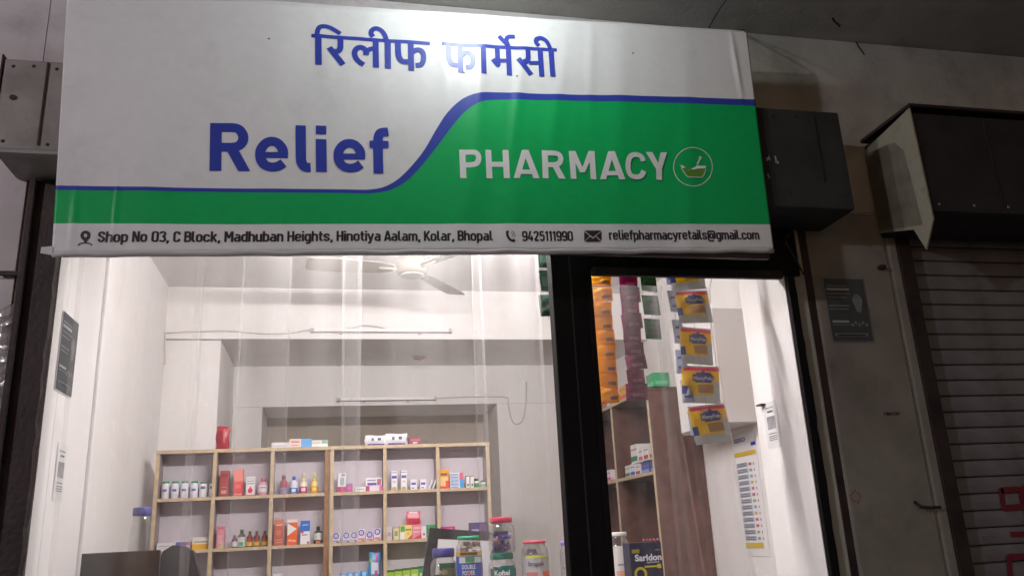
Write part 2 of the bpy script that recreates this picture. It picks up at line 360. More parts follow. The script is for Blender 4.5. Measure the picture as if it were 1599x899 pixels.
# --- the shop room
struct(box('wall_left', -1.2, -1.0, .575, 3.3, 0, 3.1, WHITE))
struct(box('wall_left_reveal', -1.2, -.9, .13, .573, 0, 3.1, WHITE2))
struct(box('wall_left_jamb', -1.030, -.9, .012, .128, 0, 2.754, WHITE2))
struct(box('corner_bead', -.9005, -.886, .556, .577, 0, 3.09, PVC, None, .004))
V, F = bevel_geom(boxv(1.8, 2.35, .006, .45, 0, 3.09), BOXF, .001)
bm = bmesh.new(); vs = [bm.verts.new(v) for v in boxv(1.8, 2.35, .006, .45, 0, 3.09)]
for f in BOXF: bm.faces.new([vs[i] for i in f])
ed = [e for e in bm.edges if all(abs(v.co.x-1.8) < 1e-4 and abs(v.co.y-.45) < 1e-4 for v in e.verts)]
bmesh.ops.bevel(bm, geom=ed, offset=.10, segments=8, affect='EDGES', profile=.5)
bm.verts.index_update(); V = [v.co.copy() for v in bm.verts]; F = [[v.index for v in f.verts] for f in bm.faces]; bm.free()
struct(mesh('wall_right_reveal', V, F, WHITE, smooth=False))
struct(box('wall_right', 2.15, 2.3, .452, 3.8, 0, 3.1, WHITE))
struct(box('wall_front', -.9, 1.8, .125, .23, 2.76, 3.1, WHITE))
struct(box('ceiling', -1.2, 2.35, .125, 4.0, 3.1, 3.2, CEIL))
struct(box('beam', -1.0, 2.15, 2.37, 3.2, 2.764, 3.098, WHITE))
struct(box('pilaster', -1.0, -.672, 2.40, 3.2, 0, 2.762, WHITE, None, .004))
bw = struct(box('wall_back', -1.0, 2.15, 3.2, 3.3, 2.466, 2.762, WHITE))
box('wall_piece', -.67, -.47, 3.2, 3.3, 0, 2.464, WHITE, bw)
box('wall_piece', 1.23, 2.15, 3.2, 3.3, 0, 2.464, WHITE, bw)
box('recess_side', -.6, -.472, 3.302, 3.78, 0, 2.8, WHITE, bw)
box('recess_side', 1.232, 1.36, 3.302, 3.78, 0, 2.8, WHITE, bw)
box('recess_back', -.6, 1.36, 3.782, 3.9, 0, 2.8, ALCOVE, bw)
box('recess_top', -.47, 1.23, 3.302, 3.78, 2.468, 2.6, WHITE, bw)

# --- iron frame of the shop opening: guides, post, header
fr = empty('iron_doorway', (.5, 0, 0), 'black painted iron frame with a thick post between window and doorway', 'door frame')
def rough_strip(name, x0, x1, y0, y1, z0, z1, m_, parent, jit, edge):
    """upright strip whose chosen edge ('l','r') wanders like brushed paint"""
    n = 60; V, F = [], []
    for i in range(n+1):
        z = z0+(z1-z0)*i/n; j = random.uniform(-jit, jit)
        a = x0+(j if 'l' in edge else 0); b = x1+(j if 'r' in edge else 0)
        V += [(a, y0, z), (b, y0, z), (b, y1, z), (a, y1, z)]
    for i in range(n):
        o = 4*i
        for k in range(4): F.append((o+k, o+(k+1) % 4, o+4+(k+1) % 4, o+4+k))
    F += [(3, 2, 1, 0), (4*n, 4*n+1, 4*n+2, 4*n+3)]
    return mesh(name, V, F, m_, parent)
rough_strip('left_guide', -1.0, -.905, -.03, .01, 0, 2.74, DARKIRON, fr, .004, 'r')
box('left_guide_lip', -1.004, -.985, -.055, -.031, 0, 2.74, DARKIRON, fr, .003)
box('middle_post', .815, .968, -.012, .05, 0, 2.74, BLACK, fr, .004)
box('post_seam', .885, .892, -.0145, -.012, 0, 2.74, DARKIRON, fr)
box('post_flange', .952, .972, -.02, -.0125, 0, 2.46, BLACK, fr, .002)
box('header', .970, 1.87, -.012, .05, 2.463, 2.74, BLACK, fr, .004)
box('header_lip', .975, 1.775, -.035, -.0125, 2.440, 2.475, DARKIRON, fr, .004)
rough_strip('right_guide', 1.802, 1.836, -.02, .004, 0, 2.46, BLACK, fr, .003, 'r')
box('left_header', -.903, .813, .0, .05, 2.70, 2.74, BLACK, fr)
box('latch', -1.075, -.998, -.02, -.008, 2.404, 2.420, DARKIRON, fr, .002)

# --- shutter housing behind the banner
sb = empty('shutter_box', (.5, -.12, 2.75), 'long grey metal rolling shutter housing behind the signboard', 'shutter box')
box('housing', -1.06, 1.40, -.245, -.002, 2.752, 3.078, BOXMET, sb, .006)
box('end_housing', 1.401, 2.0, -.2465, -.002, 2.66, 3.085, mat('shaded_housing', (.034, .035, .035), .75, .2, .25, 7, .15, 35, stain=('3a3836', 8, .3)), sb, .006)  # right end of the housing, its shade painted in as a darker colour
box('bottom_flange', -1.04, -.86, -.252, -.225, 2.738, 2.751, BOXMET, sb, .002)
box('end_bracket', -1.066, -1.061, -.25, -.002, 2.76, 3.09, DARKIRON, sb)
for x in (-.93, 1.62, 1.88):
    box('sheet_seam', x, x+.006, -.2495, -.2470, 2.77, 3.07, DARKIRON, sb)
for x, z in ((-1.03, 3.05), (-.97, 3.055), (-.90, 3.05), (-1.03, 2.78), (-.9, 2.775), (1.70, 3.05), (1.80, 3.055), (1.96, 3.05), (1.96, 2.72), (1.72, 2.72)):
    v_, f_ = lathe_geom(0, 0, [(.006, 0), (.004, .003)], 8)
    mesh('screw_head', [(x+a[0], (-.2455 if x < 0 else -.2475)-a[2], z+a[1]) for a in v_], f_, DARKIRON, sb)
p_ = atY(20, 152, -.248)
lathe_v, lathe_f = lathe_geom(0, 0, [(.009, 0), (.009, .004)], 10)
mesh('bolt_hole', [(p_.x+v[0]*1.2, -.2455-v[2], p_.z+v[1]) for v in lathe_v], lathe_f, DARKIRON, sb)
for k in range(7):
    q = atY(1195+random.uniform(0, 28), 243+random.uniform(0, 34), -.247)
    V, F = ribbon2([(q.x, q.z), (q.x+random.uniform(-.006, .006), q.z-random.uniform(.008, .03))], random.uniform(.003, .007))
    mesh('paint_chip', [(v.x, -.2485, v.y) for v in V], F, PLIGHT, sb)
# wiring hanging below the right end of the housing
tube('hanging_wire', spline([(1.86, -.05, 2.75), (1.85, -.06, 2.66), (1.80, -.05, 2.60), (1.84, -.04, 2.52), (1.87, -.03, 2.46)]), .004, BLKPL, sb)

# --- neighbouring shutter on the right
sh = empty('rolling_shutter', (2.95, .05, 0), 'closed grey rolling shutter with red painted letters beside the pillar', 'shutter')
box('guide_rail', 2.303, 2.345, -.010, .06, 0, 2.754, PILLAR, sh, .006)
box('guide_rail', 2.347, 2.412, -.012, .06, 0, 2.754, DARKIRON, sh, .004)
pitch = .0655
prof = [(.052, .0), (.040, .002), (.0365, .006), (.0345, .020), (.0335, .034), (.0345, .048), (.0365, .0585), (.040, .0625), (.052, .0645)]
x0s, x1s = 2.414, 5.2
smesh = None
for k in range(42):
    zb = 2.755-pitch*(k+1)
    if zb < .0: break
    if smesh is None:
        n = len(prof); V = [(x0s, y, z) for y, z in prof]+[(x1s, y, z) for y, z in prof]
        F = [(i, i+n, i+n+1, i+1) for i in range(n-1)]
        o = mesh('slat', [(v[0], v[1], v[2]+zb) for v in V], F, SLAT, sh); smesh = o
    else:
        o = smesh.copy(); COL.objects.link(o); o.location = smesh.location-Vector((0, 0, pitch*k))
box('backing', x0s, x1s, .063, .09, 0, 2.754, DARKIRON, sh)
RY = .031
def px_ribbon(name, pts, wpx, Y, m_, parent, curve=False, dy=0):
    P = [atY(u, v, Y) for u, v in pts]; P = [(p.x, p.z) for p in P]
    if curve: P = spline(P)
    wd = (atY(pts[0][0]+wpx, pts[0][1], Y)-atY(pts[0][0], pts[0][1], Y)).length
    V, F = ribbon2(P, wd); return mesh(name, [(v.x, Y-dy, v.y) for v in V], F, m_, parent)
for i, (pts, wpx) in enumerate([([(1563, 765), (1594, 763), (1597, 790), (1567, 793), (1563, 762)], 8), ([(1600, 758), (1607, 850)], 8),
                   ([(1578, 834), (1640, 831)], 7), ([(1575, 869), (1640, 866)], 8), ([(1575, 866), (1580, 925)], 8)]):
    px_ribbon('painted_letter', pts, wpx, RY-.0004*i, REDP, sh)
# hood of that shutter
hd = empty('shutter_hood', (2.9, -.15, 2.75), 'dark metal shutter hood with a peeling cream end plate', 'shutter box')
box('hood_body', 2.285, 5.2, -.31, -.002, 2.640, 3.07, HOODM, hd, .004)
mesh('end_plate', [(2.276, -.008, 3.045), (2.276, -.318, 3.085), (2.276, -.322, 2.60), (2.276, -.255, 2.50), (2.276, -.21, 2.60), (2.276, -.008, 2.66),
                   (2.283, -.008, 3.045), (2.283, -.318, 3.085), (2.283, -.322, 2.60), (2.283, -.255, 2.50), (2.283, -.21, 2.60), (2.283, -.008, 2.66)],
     [(0, 1, 2, 3, 4, 5), (11, 10, 9, 8, 7, 6)]+[(i, i+6, (i+1) % 6+6, (i+1) % 6) for i in range(6)], CREAM, hd)
mesh('grimy_patch', [(2.2745, -.012, 3.03), (2.2745, -.20, 2.99), (2.2745, -.245, 2.93), (2.2745, -.265, 2.60), (2.2745, -.205, 2.615), (2.2745, -.012, 2.67)], [(0, 1, 2, 3, 4, 5)],
     mat('grimy_patch', (.16, .14, .11), .8, .2, .3, 12), hd)
for k in range(9):
    v_, f_ = lathe_geom(0, 0, [(.006, 0), (.004, .003)], 8); x = 2.33+.16*k
    mesh('rivet', [(x+a[0], -.3105-a[2], 2.67+a[1]) for a in v_], f_, BOXMET, hd)
for x in (2.62, 3.25): box('sheet_seam', x, x+.008, -.3135, -.3105, 2.645, 3.06, DARKIRON, hd)
box('top_lip', 2.27, 5.2, -.33, -.002, 3.087, 3.100, DARKIRON, hd)

# --- things fixed on the walls
def poster(name, quad, Y0, label, ax):
    """dark printed poster; quad = lower-left, size in the wall plane; ax 'y' on the jamb, 'x' on the pillar"""
    a0, z0, w_, h_ = quad
    def P(u, v, d=0): return (a0+u*w_, Y0-d, z0+v*h_) if ax == 'x' else (Y0+d, a0+u*w_, z0+v*h_)
    o = empty(name, P(.5, 0), label, 'poster', 'dark advertising posters')
    def q(nm, u0, v0, u1, v1, d, m_):
        f = [(0, 1, 2, 3)] if ax == 'x' else [(3, 2, 1, 0)]
        return mesh(nm, [P(u0, v0, d), P(u1, v0, d), P(u1, v1, d), P(u0, v1, d)], f, m_, o)
    q('sheet_border', 0, 0, 1, 1, .0015, PGREY if ax == 'x' else PAPER)
    q('sheet', .025, .015, .985, .985, .0025, POSTER)
    for v, u0, u1, hh, m_ in [(.86, .08, .55, .02, PGREY), (.80, .06, .6, .035, PLIGHT), (.74, .06, .62, .018, PGREY), (.68, .06, .5, .018, PGREY), (.55, .06, .55, .02, PGREY), (.50, .06, .5, .015, PGREY),
                              (.30, .08, .48, .03, PLIGHT), (.26, .08, .5, .012, PGREY), (.09, .10, .88, .045, PGREY), (.10, .14, .84, .018, PLIGHT)]:
        q('printed_line', u0, v, u1, v+hh, .0032 if hh > .016 else .0038, m_)
    # figure blob
    c = [(.76+.11*math.cos(t)*(1+.25*math.sin(3*t)), .60+.15*math.sin(t)) for t in [2*math.pi*k/14 for k in range(14)]]
    f = [tuple(range(14))] if ax == 'x' else [tuple(range(14))[::-1]]
    mesh('printed_figure', [P(u, v, .0035) for u, v in c], f, PGREY, o)
    for k in range(5): q('printed_icon', .52+.085*k, .24+.03*(k % 2), .58+.085*k, .29+.03*(k % 2), .0034, PGREY)
    return o
poster('poster', (1.966, 2.185, .19, .272), -.006, 'dark printed poster pasted on the grey pillar beside the shutter', 'x')
poster('poster', (.085, 2.042, .19, .276), -.899, 'dark printed poster with curled corner on the white door jamb', 'y')
def notice(name, P, label):
    o = empty(name, P(.5, 0, 0), label, 'notice', 'small paper notices')
    n = 8; V, F = [], []
    for i in range(n+1):
        for j in range(2): V.append(P(j, i/n, .0012+.0012*abs(math.sin(3*i/n+j))))
    for i in range(n): F.append((2*i, 2*i+1, 2*i+3, 2*i+2))
    mesh('paper', V, F, PAPER, o)
    mesh('grey_panel', [P(.2, .40, .003), P(.8, .40, .003), P(.8, .68, .003), P(.2, .68, .003)], [(0, 1, 2, 3)], mat('notice_grey', (.34, .335, .345), .8, .2, .3, 30), o)
    for v_ in (.16, .20, .24, .30, .86):
        mesh('printed_line', [P(.2, v_, .0032), P(.8, v_, .0032), P(.8, v_+.018, .0032), P(.2, v_+.018, .0032)], [(0, 1, 2, 3)], PGREY, o)
    mesh('printed_line', [P(.3, .77, .0034), P(.7, .77, .0034), P(.7, .80, .0034), P(.3, .80, .0034)], [(0, 1, 2, 3)], POSTER, o)
    return o
notice('paper_notice', lambda u, v, d: (-.9+d, .19+.11*u, 1.69+.19*v), 'small paper notice on the white jamb under the dark poster')
c1 = atX(1200, 655, 1.8); 
notice('paper_notice', lambda u, v, d: (1.8-d, c1.y+.03-.11*u, 1.80+.19*v), 'small paper notice on the white jamb of the doorway')
o = tube('wall_hook', [(2.21, -.006, 1.555), (2.215, -.03, 1.535), (2.26, -.03, 1.530), (2.30, -.03, 1.53)], .006, DARKIRON)
setp(o, 'bent iron hook sticking out of the grey pillar', 'hook')
o = box('wall_bracket', 2.235, 2.262, -.03, -.005, 2.497, 2.512, DARKIRON, None, .002); setp(o, 'short rusty iron stub high on the grey pillar above the poster', 'bracket')
# nail mark on right jamb
a = atX(1192, 632, 1.799)
o = box('wall_nail', 1.775, 1.80, a.y-.02, a.y+.02, a.z-.003, a.z+.003, DARKIRON); setp(o, 'small dark nail in the white doorway jamb', 'nail')

# crinkled plastic sheet hanging on the neighbour wall at far left
V, F = [], []; nx, nz = 40, 90
for j in range(nz+1):
    for i in range(nx+1):
        x = -2.2+1.19*i/nx; z = .6+1.70*j/nz
        V.append((x, -.02+.010*math.sin(i*1.7+j*.9)*math.cos(j*.63+i*.4)+random.uniform(-.005, .005), z+(.03*math.sin(i*.8) if j == nz else 0)))
for j in range(nz):
    for i in range(nx): F.append((j*(nx+1)+i, j*(nx+1)+i+1, (j+1)*(nx+1)+i+1, (j+1)*(nx+1)+i))
o = mesh('plastic_sheet', V, F, CRINKLE); setp(o, 'crinkled clear plastic sheet on the lilac wall at the picture edge', 'plastic sheet')

# ================================================================== LAMPS
lt = empty('tube_light', (.45, .25, 2.76), 'lit white tube light inside above the shop opening', 'tube light')
box('batten', -.15, 1.05, .232, .25, 2.762, 2.80, BATTEN, lt)
tube('lit_tube', [(-.13, .268, 2.775), (1.03, .268, 2.775)], .014, emis('tube_glow', (1.0, .955, .945), TUBE_EMIT), lt, 10)
LX, LY = .50, -.69
bl = empty('ceiling_bulb', (LX, LY, ZS-.15), 'lit bulb hanging under the slab in front of the signboard', 'bulb')
lathe('holder', LX, LY, [(.03, ZS-.002), (.03, ZS-.012), (.008, ZS-.016), (.008, ZS-.05), (.018, ZS-.052), (.018, ZS-.08)][::-1], BATTEN, bl)
lathe('bulb_glass', LX, LY, [(.010, ZS-.148), (.026, ZS-.138), (.031, ZS-.118), (.026, ZS-.098), (.014, ZS-.082)], emis('bulb_glow', (.92, 1.0, .97), BULB_EMIT), bl)
sl = empty('street_lamp', (-4.0, -3.4, 0), 'street lamp standing on the pavement', 'street lamp')
lathe('pole', -4.0, -3.4, [(.06, 0), (.045, 3.315)], DARKIRON, sl, 12)
lathe('lamp_globe', -4.0, -3.4, [(.03, 3.32), (.075, 3.345), (.10, 3.42), (.075, 3.475), (.03, 3.49)], emis('street_glow', (.97, .91, 1.0), SIDE_EMIT), sl, 16)
lathe('lamp_cap', -4.0, -3.4, [(.10, 3.495), (.08, 3.53), (.02, 3.55)], DARKIRON, sl, 12)

# ================================================================== BANNER
BY = -.272
def bc(u, v): p = atY(u, v, BY); return Vector((p.x, p.z))
cTL, cTR, cBL, cBR = bc(106, -17), bc(1166, 50), bc(80, 398), bc(1209, 392)
FOLDS = [(.52, .030, .0035, 3.10, .25, .10), (.66, .022, .0028, 3.05, .3, .16), (.40, .03, .002, 3.05, .3, -.05), (.80, .03, .0022, 3.0, .3, .2), (-.2, .05, .0025, 3.0, .4, .0),
         (-.58, .06, .003, 2.9, .5, .02), (.15, .04, .002, 3.1, .3, -.1), (1.05, .05, .0025, 3.0, .4, .1), (1.30, .04, .002, 2.8, .5, .1), (.45, .05, .003, 2.62, .25, .25), (.62, .05, .0025, 2.6, .25, .22),
         (-.40, .03, .0018, 3.15, .25, -.2), (-.05, .025, .0016, 3.2, .2, -.2), (.95, .02, .0016, 3.2, .2, .1)]
x_cr = bc(181, 320).x; x_cr2 = bc(1150, 100)
def wr(x, z):
    """how far the vinyl stands out towards the street at (x, z)"""
    h = .0035*math.sin(2.1*x+.6)*math.sin(3.0*z) + .0012*math.sin(9*x+3*z)
    for x0, sg, am, zc, zs, sl_ in FOLDS:
        h += 1.6*am*math.exp(-((x-x0-sl_*(z-zc))/sg)**2)*math.exp(-((z-zc)/zs)**2)
    h += .0035*math.exp(-((x-x_cr)/.006)**2)*math.exp(-((z-2.56)/.10)**2)           # sharp crease near the left end
    h += .005*math.exp(-((x-x_cr2.x-.03*(3.2-z))/.010)**2)*math.exp(-((z-3.25)/.14)**2)  # crease at the top right corner
    h += .003*math.exp(-((x-cBL.x-.05)/.01)**2)*math.exp(-((z-2.52)/.10)**2)
    return h
def bp(v, d=0.0): return (v[0], BY-wr(v[0], v[1])-d, v[1])
ban = empty('shop_banner', (.37, BY, 2.42), 'large white and green vinyl shop signboard with blue lettering', 'signboard')
# colour boundaries, measured along the width: strip top, green top (= blue bottom), blue top
def curve(pts): return spline([bc(*p) for p in pts], 10)
C_strip = curve([(82, 348), (400, 350), (800, 350), (1203, 350)])
C_blueB = curve([(84, 296), (300, 299), (520, 302), (585, 302), (622, 291), (650, 268), (682, 230), (705, 200), (726, 176), (748, 162), (775, 157), (850, 157), (1000, 160), (1178, 165)])
C_blueT = curve([(84, 289), (300, 293), (520, 296), (580, 296), (610, 287), (634, 268), (660, 238), (682, 202), (700, 176), (725, 154), (752, 146), (785, 145), (850, 147), (1000, 150), (1176, 155)])
def zat(Cv, x):
    if x <= Cv[0].x: a, b = Cv[0], Cv[1]
    elif x >= Cv[-1].x: a, b = Cv[-2], Cv[-1]
    else:
        for a, b in zip(Cv, Cv[1:]):
            if a.x <= x <= b.x: break
    return a.y+(b.y-a.y)*(x-a.x)/max(1e-6, b.x-a.x)
NXB = 420; V, F, fm = [], [], []
rows = None
def lerp(a, b, t): return a+(b-a)*t
for i in range(NXB+1):
    s = i/NXB
    B_ = lerp(cBL, cBR, s); T_ = lerp(cTL, cTR, s)
    xm = lerp(B_.x, T_.x, .4)
    z1 = zat(C_strip, xm); z2 = zat(C_blueB, xm); z3 = zat(C_blueT, xm)
    lv = []
    for a, b, n in ((B_.y, z1, 5), (z1, z2, 14), (z2, z3, 3), (z3, T_.y, 26)):
        lv += [(a+(b-a)*k/n) for k in range(n)]
    lv.append(T_.y)
    for z in lv:
        x = lerp(B_.x, T_.x, (z-B_.y)/(T_.y-B_.y))
        V.append(bp((x, z)))
    rows = len(lv)
bandm = [0]*5+[1]*14+[2]*3+[0]*26
for i in range(NXB):
    for j in range(rows-1):
        F.append((i*rows+j, (i+1)*rows+j, (i+1)*rows+j+1, i*rows+j+1)); fm.append(bandm[j])
# returns round the hidden frame: the vinyl is folded back over it
def back(i): v = V[i]; V.append((v[0]+(.004 if v[0] < 0 else -.004)*0, BY+.024, v[2])); return len(V)-1
loop = [i*rows for i in range(NXB+1)]+[NXB*rows+j for j in range(1, rows)]+[i*rows+rows-1 for i in range(NXB-1, -1, -1)]+[j for j in range(rows-2, 0, -1)]
bk = [back(i) for i in loop]
for k in range(len(loop)):
    k2 = (k+1) % len(loop); F.append((loop[k2], loop[k], bk[k], bk[k2])); fm.append(0)
vin = mesh('vinyl_sheet', V, F, [BW, BGREEN, BBLUE], ban, fm, smooth=False)
for p in vin.data.polygons[:NXB*(rows-1)]: p.use_smooth = True
# bottom hem, a soft roll below the printed strip
hem = [Vector(bp(lerp(cBL, cBR, k/80))) + Vector((0, .006, .004+.0025*math.sin(k*.9)*math.sin(k*.23))) for k in range(81)]
tube('hem_roll', hem, .0095, mat('banner_hem', (.46, .45, .46), .4, .4, .1, 12), ban, 8)
top = [Vector(bp(lerp(cTL, cTR, k/60))) + Vector((0, .008, .004)) for k in range(61)]
tube('top_rope', top, .004, mat('banner_rope', (.62, .62, .60), .6), ban, 6)
tube('corner_tie', spline([Vector(bp(cTR))+Vector((-.01, 0, -.005)), Vector(bp(cTR))+Vector((.02, .06, .05)), Vector((cTR.x+.12, -.01, 3.60))]), .003, DARKIRON, ban)
mesh('torn_corner', [bp(cBL, .002), (cBL.x-.03, BY-.004, cBL.y+.004), (cBL.x-.028, BY-.008, cBL.y+.022), bp((cBL.x+.004, cBL.y+.03), .002)], [(0, 1, 2, 3)], BW, ban)
box('hidden_frame', cBL.x+.02, cBR.x-.02, BY+.001+.004, BY+.024, 2.44, 2.47, DARKIRON, ban)

LAYER = [0]
def strokes(name, items, m_, org, sc, d0=.0009, parent=ban):
    """items: ('s', pts, width, smooth) strokes or ('p', pts) filled polygons, in pixels of a detail view"""
    V, F = [], []; lay = 0
    for it in items:
        P = [bc(org[0]+p[0]/sc, org[1]+p[1]/sc) for p in it[1]]
        if it[0] == 's':
            if len(it) > 3 and it[3]: P = spline(P, 6)
            wd = it[2]/sc*(bc(801, 250)-bc(800, 250)).length
            v, f = ribbon2(P, wd)
        else:
            v, f = P, [tuple(range(len(P)))]
        lay += 1; b = len(V)
        V += [bp(q, d0+lay*.00012) for q in v]; F += [tuple(b+k for k in q) for q in f]
    return mesh(name, V, F, m_, parent)
o1, o2, k8 = (480, 30), (680, 40), 7.995
strokes('hindi_word', [
    ('s', [(50, 212), (250, 222), (450, 234), (620, 244), (800, 262), (1000, 272), (1250, 284), (1530, 308)], 50, 1),
    ('s', [(136, 232), (138, 400), (138, 578)], 76), ('s', [(128, 236), (124, 170), (150, 112), (205, 94), (275, 106), (345, 142), (412, 184)], 58, 1),
    ('s', [(412, 240), (412, 350), (395, 394), (355, 410), (322, 400)], 70, 1), ('s', [(272, 358), (446, 574)], 74),
    ('s', [(852, 270), (855, 614)], 72), ('s', [(705, 574), (640, 530), (598, 470), (590, 415), (615, 370), (660, 354), (705, 370), (732, 405), (733, 455)], 66, 1),
    ('s', [(735, 425), (765, 388), (822, 372)], 60, 1),
    ('s', [(1003, 270), (1005, 622)], 74), ('s', [(822, 224), (797, 190), (803, 150), (838, 124), (882, 124), (930, 152), (965, 200), (988, 262)], 60, 1),
    ('s', [(1130, 290), (1135, 430), (1152, 492), (1190, 530), (1265, 536)], 72, 1), ('s', [(1290, 295), (1298, 646)], 70),
    ('s', [(1300, 425), (1350, 392), (1400, 388), (1440, 420), (1450, 480), (1440, 540), (1410, 573), (1352, 580)], 64, 1)], BBLUE, o1, k8)
strokes('hindi_word', [
    ('s', [(80, 232), (300, 246), (500, 258), (760, 270), (1000, 282), (1250, 292), (1515, 306)], 50, 1),
    ('s', [(160, 245), (165, 400), (177, 455), (208, 492), (305, 505)], 70, 1), ('s', [(308, 262), (315, 592)], 68),
    ('s', [(318, 395), (360, 352), (410, 348), (453, 385), (467, 440), (459, 490), (430, 524), (378, 528)], 66, 1),
    ('s', [(592, 280), (602, 613)], 68),
    ('s', [(770, 285), (774, 400), (778, 445)], 64), ('s', [(775, 441), (890, 444)], 54), ('p', [(690, 442), (735, 411), (812, 428), (812, 500), (788, 528), (758, 520)][::-1]),
    ('s', [(908, 285), (922, 627)], 68), ('s', [(792, 134), (898, 248)], 56), ('s', [(912, 255), (888, 200), (890, 162), (925, 140), (990, 142)], 54, 1),
    ('s', [(1150, 295), (1155, 400), (1140, 448), (1095, 458)], 66, 1), ('s', [(1030, 418), (1192, 616)], 68), ('s', [(1165, 470), (1300, 468)], 50),
    ('s', [(1305, 315), (1325, 639)], 68), ('s', [(1440, 305), (1463, 641)], 68),
    ('s', [(1290, 252), (1255, 215), (1258, 176), (1295, 158), (1340, 165), (1390, 205), (1428, 280)], 56, 1)], BBLUE, o2, k8)
k5 = 5.33
def small_e(dx, dy, k):
    f = lambda pts: [(dx+(x-425)*k, dy+(y-187)*k) for x, y in pts]
    return [('s', f([(470, 336), (690, 337)]), 50*k), ('s', f([(652, 337), (645, 285), (606, 238), (556, 223), (508, 237), (470, 282), (461, 336), (474, 388), (510, 424), (560, 436), (610, 428), (655, 402)]), 74*k, 1)]
strokes('relief_word', [
    ('s', [(92, 65), (86, 463)], 84), ('s', [(95, 103), (235, 105), (290, 125), (320, 185), (298, 242), (238, 266), (95, 264)], 74, 1), ('p', [(278, 466), (178, 288), (280, 290), (376, 466)]),
    *small_e(425, 187, 1.0), ('s', [(797, 90), (799, 340), (806, 400), (835, 436), (880, 438)], 76, 1),
    ('s', [(966, 204), (970, 477)], 80), ('s', [(966, 92), (966, 163)], 79), *small_e(1075, 203, .97),
    ('s', [(1444, 489), (1440, 260), (1442, 195), (1462, 152), (1525, 144)], 74, 1), ('s', [(1370, 246), (1527, 249)], 62)], BBLUE, (320, 180), k5)
k37 = 3.7186
strokes('pharmacy_word', [
    ('s', [(79, 55), (86, 222)], 34), ('s', [(82, 71), (145, 72), (168, 84), (174, 108), (165, 133), (140, 144), (86, 145)], 31, 1),
    ('s', [(230, 57), (238, 222)], 34), ('s', [(330, 58), (338, 222)], 34), ('s', [(235, 141), (335, 141)], 31),
    ('p', [(377, 222), (425, 58), (460, 58), (412, 222)]), ('p', [(492, 222), (428, 58), (463, 58), (528, 222)]), ('s', [(410, 186), (495, 186)], 27),
    ('s', [(557, 60), (563, 222)], 34), ('s', [(560, 76), (622, 77), (645, 88), (651, 110), (642, 132), (615, 143), (563, 143)], 31, 1), ('p', [(640, 223), (598, 145), (636, 145), (680, 224)]),
    ('s', [(714, 62), (727, 224)], 34), ('s', [(832, 62), (842, 225)], 34), ('p', [(764, 186), (700, 62), (736, 62), (790, 186)]), ('p', [(766, 186), (813, 62), (848, 62), (792, 186)]),
    ('p', [(880, 226), (926, 64), (961, 64), (915, 226)]), ('p', [(990, 227), (929, 64), (964, 64), (1026, 227)]), ('s', [(912, 191), (995, 191)], 27),
    ('s', [(1131, 120), (1118, 93), (1086, 82), (1056, 93), (1043, 125), (1043, 172), (1058, 202), (1090, 212), (1120, 203), (1134, 176)], 31, 1),
    ('p', [(1204, 165), (1145, 68), (1183, 68), (1232, 160)]), ('p', [(1210, 165), (1231, 70), (1268, 70), (1238, 165)]), ('s', [(1221, 150), (1223, 229)], 35)], BW, (700, 220), k37)
cir = [(1420+113*math.cos(t), 153+112*math.sin(t)) for t in [2*math.pi*k/40 for k in range(41)]]
strokes('mortar_emblem', [('s', cir, 5), ('p', [(1342, 143), (1350, 152), (1493, 156), (1497, 146)]),
    ('p', [(1348, 152), (1358, 168), (1375, 176), (1395, 172), (1492, 160), (1494, 152)]),
    ('s', [(1386, 213), (1474, 214)], 5), ('s', [(1444, 140), (1462, 100)], 10), ('s', [(1461, 92), (1463, 107)], 16)], BW, (700, 220), k37)
strokes('mortar_bowl', [('p', [(1352, 160), (1372, 190), (1388, 210), (1470, 212), (1486, 190), (1494, 164), (1460, 158), (1420, 170), (1385, 160)])], BOLIVE, (700, 220), k37, .0013)
strokes('bowl_outline', [('s', [(1350, 160), (1370, 192), (1390, 213), (1430, 214), (1470, 213), (1486, 192), (1494, 164)], 4, 1)], BW, (700, 220), k37, .0022)
def strip_text(s, u0, u1, vb, vb1, vcap, bold=.0):
    a = bc(u0, vb); b = bc(u1, vb1); cap = (bc(u0, vcap)-a).y
    V, F, x1 = stroke_text(s); k = (b.x-a.x)/x1
    V = [bp((a.x+q[0]*k, a.y+(b.y-a.y)*q[0]/x1+q[1]*cap), .0011+.00012*q[2]) for q in V]
    return mesh('address_lettering', V, F, BDARK, ban)
strip_text('Shop No 03, C Block, Madhuban Heights, Hinotiya Aalam, Kolar, Bhopal', 152, 770, 378.3, 376.3, 361.2, .03)
strip_text('9425111990', 815, 895, 377.2, 376.8, 361.6, .03)
strip_text('reliefpharmacyretails@gmail.com', 951, 1187, 374.8, 373.8, 359.5, .03)
ci = lambda cx, cy, r, n=20, a0=0, a1=360: [(cx+r*math.cos(R(a0+(a1-a0)*k/n)), cy+r*math.sin(R(a0+(a1-a0)*k/n))) for k in range(n+1)]
strokes('pin_icon', [('s', ci(110, 82, 25), 20), ('p', [(107, 140), (78, 92), (98, 104), (122, 104), (142, 92), (113, 140)]), ('s', [(107+48*math.cos(t), 152+15*math.sin(t)) for t in [R(-200+k*11) for k in range(21)]], 8)], BDARK, (110, 350), 4.703)
strokes('phone_icon', [('s', [(76, 45), (80, 70), (95, 92), (118, 100)], 13, 1), ('s', [(74, 44), (85, 52)], 14), ('s', [(108, 92), (120, 100)], 15), ('s', ci(96, 68, 14, 8, -80, 30), 3), ('s', ci(96, 68, 25, 8, -75, 25), 3)], BDARK, (770, 350), 3.634)
strokes('envelope_icon', [('p', [(515, 38), (614, 37), (565, 76)]), ('p', [(515, 44), (515, 98), (546, 68)]), ('p', [(614, 43), (583, 68), (614, 97)]), ('p', [(518, 102), (549, 72), (565, 84), (580, 72), (611, 101)])], BDARK, (770, 350), 3.634)
